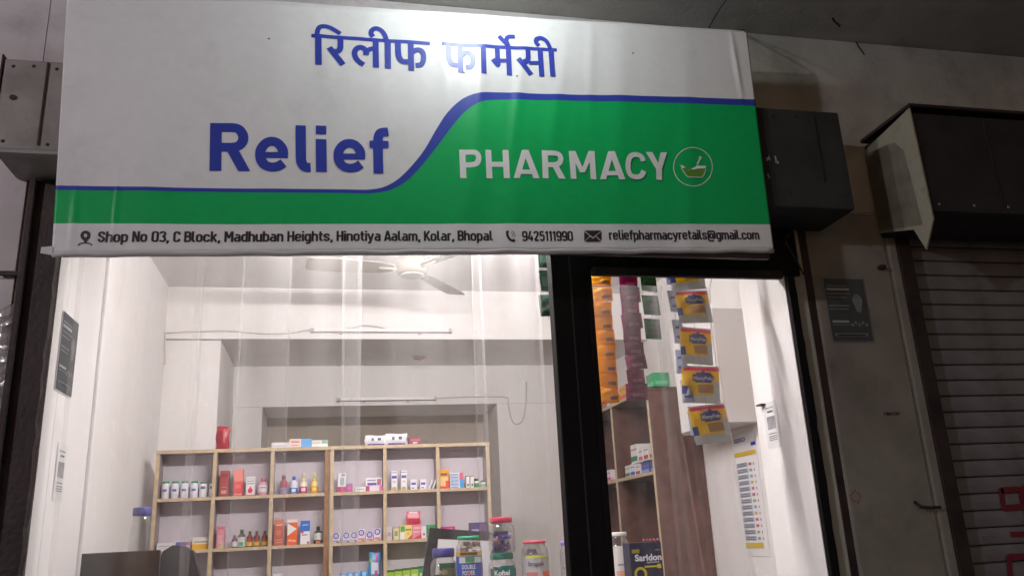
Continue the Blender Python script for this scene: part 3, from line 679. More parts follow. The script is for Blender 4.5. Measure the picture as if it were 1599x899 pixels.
# small dirt specks
for u, v in ((724, 114), (807, 120), (988, 84), (420, 62)):
    q = bc(u, v); mesh('dirt_speck', [bp((q.x+.005*math.cos(t), q.y+.004*math.sin(t)), .0012) for t in [2*math.pi*k/7 for k in range(7)]], [tuple(range(7))[::-1]], mat('dirt', (.2, .19, .18), .8), ban)

# ================================================================== CLEAR CURTAINS
def curtain(name, x0, x1, y, z0, z1, mat_, label, folds, seed, shear=0.0):
    rnd = random.Random(seed)
    o = empty(name, ((x0+x1)/2, y, z0), label, 'plastic curtain')
    edges = folds
    for a, b, dy in edges:          # each strip is a sheet of its own, overlapping the next
        n, mz = max(8, int((b-a)/.012)), 50; V, F = [], []
        ph = rnd.uniform(0, 6)
        for j in range(mz+1):
            t = j/mz; z = z0+(z1-z0)*t
            for i in range(n+1):
                s = i/n; x = a+(b-a)*s
                yy = y+dy+.010*math.sin(s*5+ph+1.5*(1-t))*(1-t*.6)+.004*math.sin(s*19+ph*2+2*t)*(1-t*.3)
                yy += .003*math.exp(-(s/.05)**2)-.003*math.exp(-((1-s)/.06)**2)
                x += .006*math.sin(3*t+ph)+shear*s*(1-t)**1.5; yy += (.018*math.sin(s*26+3*t)*(1-t) if shear else 0)
                V.append((x, yy, z))
        for j in range(mz):
            for i in range(n): F.append((j*(n+1)+i, j*(n+1)+i+1, (j+1)*(n+1)+i+1, (j+1)*(n+1)+i))
        st_ = mesh('curtain_strip', V, F, mat_, o, smooth=True)
        for side in (0, 1):      # the welded hem along each edge of a strip
            wd_ = rnd.choice((.006, .010, .016)); V2, F2 = [], []
            for j in range(mz+1):
                q = Vector(V[j*(n+1)+(0 if side == 0 else n)]); V2 += [q+Vector((0, -.003, 0)), q+Vector((wd_*(1 if side == 0 else -1), -.004, 0))]
            for j in range(mz): F2.append((2*j, 2*j+1, 2*j+3, 2*j+2))
            mesh('welded_hem', V2, F2, HEM, st_, smooth=True)
    return o
fold = mat('curtain_weld', (.8, .78, .78), .25, .5)
curtain('strip_curtain', -.86, .80, .085, .25, 2.72, CLEAR, 'clear plastic strip curtain hanging across the shop window opening',
        [(-.86, -.44, .0), (-.47, -.14, .02), (-.32, .11, .035), (.035, .56, .0), (.53, .80, .02)], 3)
curtain('strip_curtain', .985, 1.60, .085, .25, 2.44, CLEAR2, 'clear plastic curtain hanging in the narrow doorway', [(.985, 1.30, .0), (1.26, 1.50, .02)], 5, .17)

# ================================================================== SHOP FITTINGS
# --- ceiling fan
FX, FY, FZ = .42, 1.33, 2.91
fan = empty('ceiling_fan', (FX, FY, FZ), 'white three-blade ceiling fan hanging in the shop', 'fan')
lathe('motor', FX, FY, [(.05, FZ-.045), (.078, FZ-.035), (.088, FZ-.01), (.088, FZ+.02), (.07, FZ+.045), (.03, FZ+.055)], STEEL, fan, 28)
lathe('trim_ring', FX, FY, [(.055, FZ-.049), (.062, FZ-.049), (.062, FZ-.044), (.055, FZ-.044)], BATTEN, fan, 28)
lathe('rod', FX, FY, [(.012, FZ+.055), (.012, 3.06)], STEEL, fan, 12)
lathe('canopy', FX, FY, [(.02, 3.03), (.05, 3.06), (.06, 3.098)], STEEL, fan, 20)
for ang in (186, 56, 305):
    a = R(ang); d = Vector((math.cos(a), math.sin(a), 0)); n = Vector((-math.sin(a), math.cos(a), 0))
    V = []
    for r_, hw in ((.10, .030), (.16, .055), (.40, .066), (.54, .060), (.555, .045)):
        for sgn in (-1, 1):
            for dz in (-.002, .002):
                V.append(Vector((FX, FY, FZ-.01+dz+sgn*hw*.20))+d*r_+n*hw*sgn)
    F = []
    for i in range(4):
        b = 4*i; F += [(b, b+4, b+6, b+2), (b+1, b+3, b+7, b+5), (b, b+1, b+5, b+4), (b+2, b+6, b+7, b+3)]
    F += [(0, 2, 3, 1), (16, 17, 19, 18)]
    mesh('blade', V, F, STEEL, fan)
    br = [Vector((FX, FY, FZ-.012))+d*.06, Vector((FX, FY, FZ-.012))+d*.18]
    tube('blade_arm', br, .010, STEEL, fan)

# --- tube lights that are off, with their cords
def off_tube(x0, x1, Y, z, label, tilt=0):
    o = empty('wall_tube_light', ((x0+x1)/2, Y, z), label, 'tube light', 'unlit wall tube lights')
    box('batten', x0, x1, Y-.022, Y-.002, z-.012, z+.012, BATTEN, o, .004)
    box('diffuser', x0+.02, x1-.02, Y-.034, Y-.0225, z-.010, z+.010, PVC, o, .003)
    for x in (x0, x1-.018): box('end_cap', x-.001, x+.019, Y-.036, Y-.001, z-.014, z+.014, BATTEN, o, .003)
    for x in (x0+.18, x1-.22): box('clip', x, x+.02, Y-.018, Y-.001, z-.022, z-.0125, BATTEN, o)
    return o
off_tube(-.128, .775, 2.368, 2.815, 'unlit tube light on the front beam below the fan')
off_tube(.05, .77, 3.198, 2.508, 'unlit tube light on the rear beam above the shelves')
o = tube('light_cord', spline([(-.985, 2.362, 2.60), (-.993, 2.362, 2.78), (-.96, 2.362, 2.80), (-.65, 2.362, 2.812), (-.40, 2.362, 2.795), (-.25, 2.362, 2.80), (-.13, 2.36, 2.822), (.10, 2.36, 2.829), (.20, 2.36, 2.852), (.30, 2.36, 2.842), (.35, 2.36, 2.828)]), .005, CORD, None, 6)
setp(o, 'pale cord running along the front beam to its tube light', 'cord')
o = tube('light_cord', spline([(.76, 3.192, 2.512), (1.0, 3.192, 2.518), (1.29, 3.192, 2.514), (1.315, 3.192, 2.46), (1.335, 3.192, 2.35), (1.37, 3.192, 2.31), (1.42, 3.192, 2.34), (1.45, 3.192, 2.45), (1.466, 3.192, 2.63)]), .005, CORD, None, 6)
setp(o, 'thin cord drooping down the rear wall beside the recess', 'cord')
o = mesh('ceiling_hook_plate', [(0+.62+.05*math.cos(t), 2.9+.03*math.sin(t), 2.752-.0) for t in [2*math.pi*k/10 for k in range(10)]]+[(.62, 2.9, 2.735)], [(i, (i+1) % 10, 10) for i in range(10)], mat('rust_plate', (.30, .14, .10), .7))
setp(o, 'small rusty plate under the wide beam', 'plate')

# --- shelf units
SY, SD = 2.0, .125
BZ = [2.045, 1.787, 1.515, 1.243, .971, .70, .42]
def shelf_unit(x0, x1, label, edge):
    o = empty('shelf_unit', ((x0+x1)/2, SY+SD/2, 0), label, 'shelf')
    xs = [x0+(x1-x0)*k/3 for k in range(4)]
    for k, x in enumerate(xs):
        xa = x if k == 0 else (x-.018 if k == 3 else x-.009)
        u = box('upright', xa, xa+.018, SY+.004, SY+SD, 0, BZ[0]-.020, LAM, o)
        box('edge_strip', xa-.001, xa+.019, SY-.001, SY+.0035, 0, BZ[0]-.020, edge if k in (3,) and edge != WOOD else WOOD, u)
    for k, z in enumerate(BZ):
        if k == 0:
            b = box('top_board', x0-.004, x1+.004, SY+.002, SY+SD, z-.018, z, LAM, o)
            box('edge_strip', x0-.004, x1+.004, SY-.003, SY+.0015, z-.0185, z+.0005, WOOD, b)
        else:
            for j in range(3):
                b = box('shelf_board', xs[j]+.0185 if j == 0 else xs[j]+.0095, xs[j+1]-.0095 if j < 2 else xs[j+1]-.0185, SY+.006, SY+SD, z-.016, z, LAM, o)
                box('edge_strip', xs[j]+.0195 if j == 0 else xs[j]+.0105, xs[j+1]-.0105 if j < 2 else xs[j+1]-.0195, SY+.001, SY+.0055, z-.0165, z+.0005, WOOD, b)
    box('back_panel', x0, x1, SY+SD+.001, SY+SD+.008, 0, BZ[0], BACKP, o)
    return o
shelf_unit(-.925, -.004, 'open wooden shelf unit of three columns nearer the white wall', WOODB)
shelf_unit(.008, .928, 'open wooden shelf unit of three columns behind the jars', WOOD)

# --- brown rack on the right wall
rk = empty('brown_rack', (1.98, 2.3, 0), 'dark brown laminate rack along the wall, seen through the doorway', 'rack')
RX0, RX1, RY0, RY1, RZ = 1.83, 2.145, 1.68, 3.0, 2.31
box('end_panel', RX0+.006, RX1, RY0, RY0+.018, 0, RZ-.02, RACKB, rk)
for y in (RY0+.66, RY1-.018): box('divider', RX0+.006, RX1, y, y+.018, 0, RZ-.02, RACKB, rk)
for y in (RY0, RY0+.66, RY1-.018): box('edge_strip', RX0, RX0+.005, y-.001, y+.019, 0, RZ-.02, WOOD, rk)
for z in (RZ, 1.825, 1.31, .85, .4):
    if z == RZ: box('top_board', RX0+.004, RX1, RY0-.004, RY1, z-.018, z, RACKB, rk); box('edge_strip', RX0-.002, RX0+.0035, RY0-.004, RY1, z-.0185, z+.0005, WOOD, rk)
    else:
        for y0, y1 in ((RY0+.0185, RY0+.659), (RY0+.679, RY1-.019)):
            box('shelf_board', RX0+.006, RX1-.01, y0, y1, z-.018, z, RACKB, rk); box('edge_strip', RX0+.001, RX0+.0055, y0, y1, z-.0185, z+.0005, WOOD, rk)
box('back_panel', RX1-.0095, RX1-.002, RY0+.02, RY1, 0, RZ-.02, RACKB, rk)

# --- wall cabinet on the right wall
cb = empty('wall_cabinet', (2.05, 1.2, 1.98), 'plain white cabinet hung on the wall behind the hanging packs', 'cabinet')
box('carcass', 1.95, 2.148, .97, 1.50, 2.0, 2.60, mat('cabinet_grey', (.62, .58, .56), .6, .3), cb, .004)
box('side_door', 1.938, 1.949, .985, 1.49, 2.01, 2.59, WHITE, cb, .003)
o = tube('cabinet_cord', spline([(1.94, .95, 2.62), (1.935, .93, 2.70), (1.97, .90, 2.85), (1.93, .88, 2.98), (1.94, .9, 3.09)]), .005, CORD, None, 6)
setp(o, 'pale cord rising from the wall cabinet to the ceiling', 'cord')
# price list on the right wall
pr = empty('price_list', (2.148, 1.2, 1.35), 'tall printed price list with coloured rows on the wall by the doorway', 'price list')
X_ = 2.1485
def rw(nm, y0, y1, z0, z1, d, m_): return mesh(nm, [(X_-d, y1, z0), (X_-d, y0, z0), (X_-d, y0, z1), (X_-d, y1, z1)], [(0, 1, 2, 3)], m_, pr)
rw('paper', 1.05, 1.295, 1.345, 1.97, .001, mat('list_paper', (.80, .78, .78), .6))
V, F = text_fit('SEISO', 0, .13, 1.925, .022, .02)
mesh('heading', [(X_-.003, 1.285-v.x, v.y) for v in V], F, pm('3a4a90'), pr)
rw('yellow_band', 1.06, 1.295, 1.85, 1.872, .003, pm('d8b440'))
rw('blue_square', 1.05, 1.10, 1.895, 1.912, .003, pm('3a48b0'))
for k in range(13):
    z = 1.80-.031*k
    rw('row_block', 1.165, 1.285, z-.006, z+.017, .002, pm('aeb4c0')); rw('row_text', 1.175, 1.28, z-.002, z+.003, .003, pm('70747c')); rw('row_text', 1.18, 1.275, z+.008, z+.013, .003, pm('7c808c'))
    rw('row_mark', 1.12, 1.15, z-.002, z+.012, .003, pm(['b8707c', '8cb08c', '8ca8c4', 'd0b070', 'c07c98'][k % 5]))
    rw('row_tag', 1.09, 1.10, z-.002, z+.010, .003, pm('c08088'))
rw('yellow_footer', 1.1, 1.29, 1.385, 1.412, .0035, pm('d0b458'))

# ================================================================== PRODUCTS
def label_quad(parent, x0, x1, z0, z1, Y, colr, nm='label'): return quad_front(nm, x0, x1, z0, z1, Y, pm(colr), parent)
PY = 2.035          # front of the goods on the shelves
def span(u0, u1, v, Y): a = atY(u0, v, Y); b = atY(u1, v, Y); return a.x, b.x
def hgt(u, v0, v1, Y): return (atY(u, v0, Y)-atY(u, v1, Y)).z
def carton(name, u0, u1, v0, v1, zb, colr, prints, label, group=None, depth=.05, Y=PY, rot=0, cat='box', ztop=None):
    """carton standing on zb; prints: (u0,u1,v0,v1,colour) in 0..1 of the front; discs: ('o',u,v,r,colour); rings: ('r',...)"""
    x0, x1 = span(u0, u1, (v0+v1)/2, Y); h = ztop-zb if ztop else hgt((u0+u1)/2, v0, v1, Y)
    o = empty(name, ((x0+x1)/2, Y+depth/2, zb), label, cat, group)
    box('carton', x0, x1, Y, Y+depth, zb+.0008, zb+h, pm(colr, .5), o, .0015)
    k = 0
    for p in prints:
        k += 1; d = Y-.0004-.00015*k
        if p[0] in ('o', 'r'):
            cx = x0+(x1-x0)*p[1]; cz = zb+h*p[2]; r_ = (x1-x0)*p[3]; n = 16
            if p[0] == 'o': mesh('printed_spot', [(cx+r_*math.cos(2*math.pi*i/n), d, cz+r_*math.sin(2*math.pi*i/n)) for i in range(n)], [tuple(range(n))], pm(p[4]), o)
            else:
                V = []; F = []
                for i in range(n):
                    t = 2*math.pi*i/n; V += [(cx+r_*math.cos(t), d, cz+r_*math.sin(t)), (cx+.62*r_*math.cos(t), d, cz+.62*r_*math.sin(t))]
                for i in range(n): j = (i+1) % n; F.append((2*i, 2*j, 2*j+1, 2*i+1))
                mesh('printed_ring', V, F, pm(p[4]), o)
        elif p[0] == 't':
            a = x0+(x1-x0)*p[2]; b = x0+(x1-x0)*p[3]
            on_front('lettering', text_fit(p[1], a, b, zb+h*p[4], h*p[5], p[7] if len(p) > 7 else .02), d, pm(p[6]), o)
        elif p[0] == 'p':
            mesh('printed_shape', [(x0+(x1-x0)*a, d, zb+h*b) for a, b in p[1]], [tuple(range(len(p[1])))], pm(p[2]), o)
        else: quad_front('printed_panel', x0+(x1-x0)*p[0], x0+(x1-x0)*p[1], zb+h*p[2], zb+h*p[3], d, pm(p[4]), o)
    if rot:
        o.rotation_euler.z = rot
    return o
def bottle(name, u0, u1, v0, v1, zb, body, capc, labc, label, group=None, Y=PY+.03, shape='round', lab=(.15, .6), mark=None, mat_b=None):
    x0, x1 = span(u0, u1, (v0+v1)/2, Y); h = hgt((u0+u1)/2, v0, v1, Y); r_ = (x1-x0)/2; cx = (x0+x1)/2
    o = empty(name, (cx, Y, zb), label, 'bottle', group)
    if shape == 'round':
        P = [(r_*.92, 0.0), (r_, .03), (r_, .60), (r_*.85, .68), (r_*.42, .76), (r_*.40, .80)]; cz0, cr = .79, .46
    elif shape == 'sham':
        P = [(r_*.92, 0.0), (r_, .03), (r_*.96, .80), (r_*.9, .86), (r_*.8, .87)]; cz0, cr = .865, .82
    elif shape == 'pump':
        P = [(r_*.9, 0), (r_, .04), (r_, .50), (r_*.7, .58), (r_*.42, .62), (r_*.6, .66), (r_*.6, .72), (r_*.36, .76)]; cz0, cr = .75, .48
    else:      # squat jar
        P = [(r_*.92, 0), (r_, .05), (r_, .66), (r_*.9, .72), (r_*.8, .74)]; cz0, cr = .73, .9
    mb = mat_b or pm(body, .3)
    lathe('bottle_body', cx, Y, [(max(.001, a), zb+.0008+b*h) for a, b in P], mb, o, 16)
    lathe('cap', cx, Y, [(r_*cr, zb+(cz0+.005)*h), (r_*cr, zb+.97*h), (r_*cr*.9, zb+h)], pm(capc, .35), o, 14)
    if labc:
        n = 9; V, F = [], []
        for i in range(n+1):
            t = math.pi*(1.08+.84*i/n)
            for b in lab: V.append((cx+(r_+.0005)*math.cos(t), Y+(r_+.0005)*math.sin(t), zb+b*h))
        for i in range(n): F.append((2*i, 2*i+2, 2*i+3, 2*i+1))
        mesh('label', V, F, pm(labc), o, smooth=True)
    if mark:
        V, F = [], []
        for i in range(5):
            t = math.pi*(1.33+.34*i/4)
            for b in mark[1]: V.append((cx+(r_+.001)*math.cos(t), Y+(r_+.001)*math.sin(t), zb+b*h))
        for i in range(4): F.append((2*i, 2*i+2, 2*i+3, 2*i+1))
        mesh('label_print', V, F, pm(mark[0]), o, smooth=True)
    return o
def pouch(name, u0, u1, v0, v1, zb, colr, prints, label, Y=PY, depth=.035, cat='packet', group=None, lean=0):
    """soft packet, bulging in the middle, with flat sealed ends"""
    x0, x1 = span(u0, u1, (v0+v1)/2, Y); h = hgt((u0+u1)/2, v0, v1, Y)
    o = empty(name, ((x0+x1)/2, Y+depth/2, zb), label, cat, group); n, mm = 12, 8
    def surf(s, t, side, ex=0):
        b = (max(0, math.sin(math.pi*s))**.5)*(max(0, math.sin(math.pi*t))**.6)
        return Vector((x0+(x1-x0)*s+.003*math.sin(9*t)*(1 if s in (0, 1) else 0), Y+depth/2+side*(depth/2*b+.0006+ex)+lean*t*h, zb+h*t+.002*math.sin(7*s)*t))
    V, F = [], []
    for side in (-1, 1):
        b0 = len(V)
        for j in range(mm+1):
            for i in range(n+1): V.append(surf(i/n, j/mm, side))
        for j in range(mm):
            for i in range(n):
                q = (b0+j*(n+1)+i, b0+j*(n+1)+i+1, b0+(j+1)*(n+1)+i+1, b0+(j+1)*(n+1)+i); F.append(q if side < 0 else q[::-1])
    mesh('packet_body', V, F, pm(colr, .3), o, smooth=True)
    for k, (a, b, c_, d_, cc) in enumerate(prints):
        V = []; F = []
        for j in range(5):
            for i in range(7): V.append(surf(a+(b-a)*i/6, c_+(d_-c_)*j/4, -1, .0012+.0003*k))
        for j in range(4):
            for i in range(6): F.append((j*7+i, j*7+i+1, (j+1)*7+i+1, (j+1)*7+i))
        mesh('printed_panel', V, F, pm(cc, .35), o, smooth=True)
    return o

T, B2, B3, B4 = BZ[0], BZ[1], BZ[2], BZ[3]
# on top of the shelves
pouch('red_packet', 337, 358, 662, 699, T, 'a82838', [(.1, .45, .2, .8, '8c1c2c'), (.55, .7, .3, .9, 'c86870')], 'dark red packet standing on top of the shelf')
carton('flat_carton', 424, 452, 686, 695, T, 'e4e2e4', [(.05, .95, .35, .5, 'b8b4c0')], 'flat white carton on the shelf top', depth=.08)
carton('pink_blue_carton', 452, 487, 681, 695, T, 'e8d0c8', [(.52, 1, 0, 1, '5aa0d8'), (.08, .45, .6, .75, 'c06860'), (.08, .4, .25, .35, 'c89088')], 'pale pink and blue carton on the shelf top', depth=.08)
carton('green_corner_carton', 487, 512, 684, 695, T, 'e8e4e0', [(.62, .95, .55, .95, '60a880'), (.05, .55, .55, .85, 'c8c4b4'), (0, 1, 0, .4, 'f4f2f2')], 'white carton with a green corner on the shelf top', depth=.08)
for i, (a, b, t_) in enumerate(((570, 603, 677), (602, 636, 675))):
    pouch('wipes_pack', a, b, t_, 694, T, 'f0eef0', [(.12, .92, .02, .2, '6a50a8'), (.15, .9, .3, .8, 'e0e0ea'), (.3, .42, .45, .7, '606070'), (.6, .75, .5, .75, '404050')],
          ['white wipes pack with purple edge, nearer the pink carton end', 'white wipes pack with purple edge, next to the maroon box'][i], depth=.05, group='wipes packs on the shelf top')
carton('maroon_box', 639, 657, 681, 693, T, '8c3444', [(.1, .9, .55, .75, 'b06470'), (.3, .7, .15, .4, 'd8c0c4')], 'small maroon box on the shelf top', depth=.06)
# row one, left unit
for i, x in enumerate((252, 267, 282, 297)):
    bottle('shampoo_bottle', x, x+12.5, 749, 777-i*.4, B2, 'e6e4ea', '1c9468', None, 'white bottle with green cap, %s from the left of four' % ORD[i], 'white bottles with green caps', shape='sham', mark=('6a60b8', (.42, .55)))
for i, (x, x1) in enumerate(((311, 324), (326, 335))):
    bottle('cream_tube', x, x1, 751, 776, B2, 'eceaec', '2a7a58', None, ['white cream tube with dark cap beside the white bottles', 'second white cream tube, half hidden by the shelf divider'][i], shape='sham', mark=('50607a', (.55, .72)))
carton('brown_red_carton', 343, 357, 733, 774, B2, 'a44848', [(.1, .9, .75, .9, '8a3434'), (.2, .8, .12, .25, 'd0a090'), (.2, .8, .35, .38, 'c88878')], 'tall dull red carton beside the divider')
carton('red_carton', 365, 379, 731, 773, B2, 'e0383c', [(0, 1, .55, 1, 'e88078'), (.1, .9, .06, .1, 'f0b0a8'), (.15, .8, .3, .42, 'f06860')], 'tall bright red carton on the upper row')
carton('drop_carton', 384, 398, 742, 772, B2, 'ece8ec', [('o', .5, .28, .28, 'd01830'), (.1, .9, .62, .66, '60606c'), (.1, .9, .75, .79, '8c8c98'), (.1, .9, .88, .9, '8c8c98'), (.05, .95, .0, .06, 'd83848'), ('p', [(.3, .34), (.7, .34), (.5, .52)], 'd01830')], 'white carton with a red drop')
bottle('pink_bottle', 403, 419, 743, 771, B2, 'e0a8b0', 'c87888', 'e8dce4', 'translucent pink bottle with pink cap', lab=(.2, .6), mark=('706878', (.42, .46)))
for i, (x0, x1, t_, bc_, cc, lc, mk, nm) in enumerate(((437, 449, 739, '9c3c50', '8c3048', '7c98b8', 'c85870', 'maroon bottle with maroon cap'), (453, 465, 741, 'd8d8ec', '3070c8', '3a6cc4', 'e8e8f4', 'white and blue bottle with blue cap'),
        (468, 480, 736, 'e0d8c0', 'dcd4bc', 'b83868', 'f0e0e0', 'cream bottle with magenta label'), (485, 497, 736, 'e0c878', 'dccf98', 'd89820', 'f0d070', 'yellow bottle with cream cap'))):
    bottle('lotion_bottle', x0, x1, t_, 770-.5*i, B2, bc_, cc, lc, nm+' on the upper row', shape='pump' if i > 1 else 'round', lab=(.05, .36), mark=(mk, (.14, .30)))
# row one, right unit
carton('pink_base_carton', 527, 540, 738, 768, B2, 'e4e2e8', [(0, 1, 0, .3, 'c02868'), (.3, .8, .4, .75, 'a8b8c0'), (.5, .9, .88, .94, '606068')], 'white carton with magenta base')
carton('magenta_box', 541, 550.5, 751, 765, B2, 'b83898', [(.0, 1, .85, 1, '9088a0'), (.2, .8, .3, .6, 'd060b0')], 'small magenta box beside the magenta-based carton')
carton('white_flat_box', 554, 571, 760, 768, B2, 'e8e4e8', [(.15, .85, .45, .6, '9890a0')], 'small flat white box lying on the upper row', depth=.06)
lo = carton('pink_end_box', 572, 600, 758.5, 767, B2, 'e4d8e4', [(.72, 1, .0, 1, 'e07ab0'), (0, .18, 0, 1, 'c04878')], 'flat pale box with pink ends under the purple box', depth=.06)
hh = hgt(586, 758.5, 767, PY)
carton('purple_stripe_box', 571, 597, 746, 758.5, B2+hh+.0005, 'f0eef4', [(.1, .65, .1, .4, '6a48a0'), (.68, .92, .1, .85, 'b06878'), (.1, .6, .6, .8, 'a098b8')], 'white box with purple stripe and a face, on top of the pink-ended box', depth=.06)
for i, x in enumerate((611, 626)):
    carton('tall_white_carton', x, x+9.5, 735.5-i, 766-i*.6, B2, 'eae8ec', [(.1, .9, .62, .76, '5c4ca8'), (.1, .9, .9, .94, '808088'), ('o', .5, .09, .36, 'b8a468'), (.25, .75, .4, .5, 'c8c4cc')],
           ['tall white carton with purple oval, left of the pair', 'tall white carton with purple oval, right of the pair'][i], 'tall white cartons with purple ovals')
for i, x in enumerate((641, 656)):
    carton('short_white_carton', x, x+9.8, 747.5, 764-i*.5, B2, 'ebe9ed', [(.15, .85, .48, .70, '5c50ac'), (.2, .6, .14, .24, '505058')],
           ['short white carton with purple oval, left of the pair', 'short white carton with purple oval, right of the pair'][i], 'short white cartons with purple ovals')
for i, x in enumerate((668, 674)):
    X0, X1 = span(x, x+3, 757, PY); h = .055
    V = [(X0, PY, B2+.001), (X1, PY, B2+.001), (X1, PY+.05, B2+.001), (X0, PY+.05, B2+.001)]; V += [(a+.022, b, c+h) for a, b, c in V]
    o = mesh('leaning_carton', V, BOXF, pm('e4e2e6' if i == 0 else 'd8d4dc'), None); setp(o, ['thin white carton leaning in the shelf, outer one', 'thin white carton leaning in the shelf, nearer the divider'][i], 'box', 'leaning thin cartons')
carton('orange_carton', 686, 701, 731, 762, B2, 'e89a28', [(.1, .9, .15, .6, 'f0c88c'), (.15, .85, .68, .78, '705030'), (0, 1, 0, .1, 'd83030'), (.65, 1, 0, .4, 'e04838'), (0, 1, .9, 1, 'f0b040')], 'orange and red carton at the shelf divider')
zz = B2
for i in range(5):
    h = hgt(713, 737+i*4.8, 741.8+i*4.8, PY)
    carton('toothpaste_carton', 702.5, 724, 737+i*4.8, 741.6+i*4.8, zz, 'd4dcec', [(.72, 1, 0, 1, '3a9ce0' if i < 3 else 'e05868'), (.08, .6, .3, .65, '7c94c8')], 'pale blue-tipped flat carton, %s from the bottom of a stack of five' % ORD[i] if i < 3 else 'pale red-tipped flat carton, %s from the bottom of a stack of five' % ORD[i], 'stack of flat cartons', depth=.05); zz += h+.0004
for i, x in enumerate((728, 734.5)):
    carton('small_white_carton', x, x+5.2, 741.5, 760.4, B2, 'e8e6e4', [(0, 1, .93, 1, 'b06858'), (.3, .75, .15, .35, '484440')], ['slim white carton with red top beside the stack', 'slim white carton with red top beside the green bottle'][i], 'slim white cartons')
bottle('green_label_bottle', 740, 748, 745.5, 760, B2, 'dce4dc', '485850', '3c9058', 'small bottle with green label and dark cap at the shelf end', lab=(.06, .5), shape='jar')
bottle('pale_green_jar', 750, 759, 748, 759.5, B2, 'd8e4dc', '68786c', '98b8a4', 'small pale green jar at the shelf end', lab=(.1, .5), shape='jar')
# row two, left unit
carton('long_white_carton', 245, 271, 841, 854, B3, 'e6e2e8', [(.1, .8, .55, .65, 'a098a8'), (.1, .6, .3, .36, 'b8b0c0')], 'long white carton on the lower row by the wall', depth=.06)
carton('violet_top_carton', 272, 296, 838, 852, B3, 'e4e0e6', [(.1, .8, .55, .95, '5a4a98'), (.8, 1, .55, .95, 'b85878')], 'white carton with violet band behind the chair', depth=.06)
carton('yellow_base_carton', 300, 327, 838, 857, B3, 'e0d8d0', [(0, 1, 0, .45, 'e0a828'), (.1, .9, .55, .7, 'b0a498')], 'pale carton with yellow lower half beside the chair', depth=.06)
carton('pink_carton', 338, 350, 821, 856, B3, 'd88c98', [(.1, .9, .85, .95, 'c86878'), (.2, .8, .2, .6, 'e0a4ac'), ('p', [(.2, .0), (.95, .0), (.95, .35)], 'c8b890')], 'tall pink carton behind the curtain weld')
bottle('small_brown_bottle', 362, 371, 834, 854, B3, '5c3c3c', '8c6870', 'd8d4d8', 'small brown bottle with white label', lab=(.1, .5))
bottle('green_cap_bottle', 371, 383.5, 826, 854, B3, '5a4440', '2c6c54', 'd4e0d8', 'brown syrup bottle with green cap and pale label', lab=(.06, .58), mark=('3c9c68', (.1, .3)))
for i, x in enumerate((385, 396, 408.5)):
    bottle('amber_bottle', x, x+9.5, 828.5, 853.5-i*.4, B3, '6c2c24', '7c4850', 'e0b830', 'small amber bottle with yellow label, %s of three' % ORD[i], 'amber bottles with yellow labels', lab=(.08, .36), mark=('b03028', (.3, .52)))
carton('rust_carton', 428, 443, 809, 850, B3, 'c04830', [(0, 1, .8, 1, 'c87040'), (.15, .85, .76, .8, 'e8c0a0'), (.2, .8, .4, .6, 'd06850'), (.1, .9, .1, .14, 'e0a080'), (.1, .9, .2, .23, 'e0a080')], 'tall rust red carton on the lower row')
carton('orange_white_carton', 448, 464, 810, 850, B3, 'e05c28', [(0, 1, .88, 1, 'e8e0dc'), ('p', [(.05, .36), (.95, .62), (.05, .86)], 'ece8e4'), (.15, .5, .14, .22, 'f0b090'), (.55, .9, .12, .2, 'f0b090')], 'orange carton with a white arrow shape')
carton('blue_white_carton', 469, 484, 812, 849, B3, 'e8e6ec', [(0, 1, .55, 1, '2c68c4'), (.2, .8, .8, .84, 'a8c8f0'), (.15, .75, .38, .42, '70707c'), ('o', .2, .52, .14, 'd04858'), (.7, .95, .02, .12, 'd86858')], 'blue and white carton beside the dark bottle')
bottle('dark_bottle', 490, 503.5, 821, 848, B3, '3c3438', '34302f', 'd0d4cc', 'dark bottle with white label and orange base', lab=(.22, .62), mark=('c87030', (.02, .16)))
# row two, right unit: ring-marked small cartons
for i, (x, t_) in enumerate(((519, 834), (535, 833), (547, 833), (558.5, 827.5), (571.5, 832), (583.5, 826))):
    carton('ring_carton', x, x+11, t_, 848.5-.6*i, B3, 'e2dcec', [('r', .52, .72, .42, '3a3c9c'), ('o', .52, .72, .12, 'a8b4e0'), (.1, .9, .1, .28, 'd88870' if i > 2 else 'b0a0c0'), (.55, .95, .02, .12, 'c87850' if i > 2 else '504860')],
           'small white carton with a blue ring, %s from the wood divider' % ORD[i], 'cartons with blue rings')
carton('slim_lilac_carton', 604, 612, 825, 846, B3, 'd8d0d8', [(.2, .8, .3, .6, 'b8a8b8')], 'slim lilac-white carton by the divider')
carton('leaf_carton', 614, 623, 825, 845, B3, 'e0d4b0', [(.2, .8, .3, .7, '90a048'), (0, 1, .9, 1, 'c8a878')], 'cream carton with green leaf patch')
carton('yellow_green_carton', 624, 643.5, 822, 844, B3, 'f0d878', [(.08, .42, .55, .95, '30a058'), (0, .4, 0, .5, 'e8e4e0'), (.45, .95, .62, .75, 'b08838'), ('p', [(.6, 0), (1, 0), (1, .35)], 'c05030'), ('o', .7, .4, .12, 'f0b850')], 'yellow carton with green square')
carton('pink_red_carton', 644, 658, 821, 843, B3, 'e08898', [(.1, .9, .7, .85, 'f0b8c0'), ('p', [(0, 0), (1, 0), (1, .35)], 'c83858'), (.1, .8, .45, .55, 'f0c0c8')], 'pink and red carton under the red pouch')
h = hgt(651, 821, 843, PY)
pouch('red_pouch', 634.5, 657, 801, 822, B3+h+.001, 'e06880', [(.05, .95, .1, .45, 'd02848'), (.1, .9, .5, .8, 'f0a8b4'), (.2, .8, .84, .97, 'e8dcdc')], 'shiny red and pink pouch lying on top of the cartons', depth=.04)
carton('white_dot_carton', 658, 666, 824, 843, B3, 'e0dce0', [('o', .5, .35, .25, 'c06878')], 'slim white carton with a pink dot')
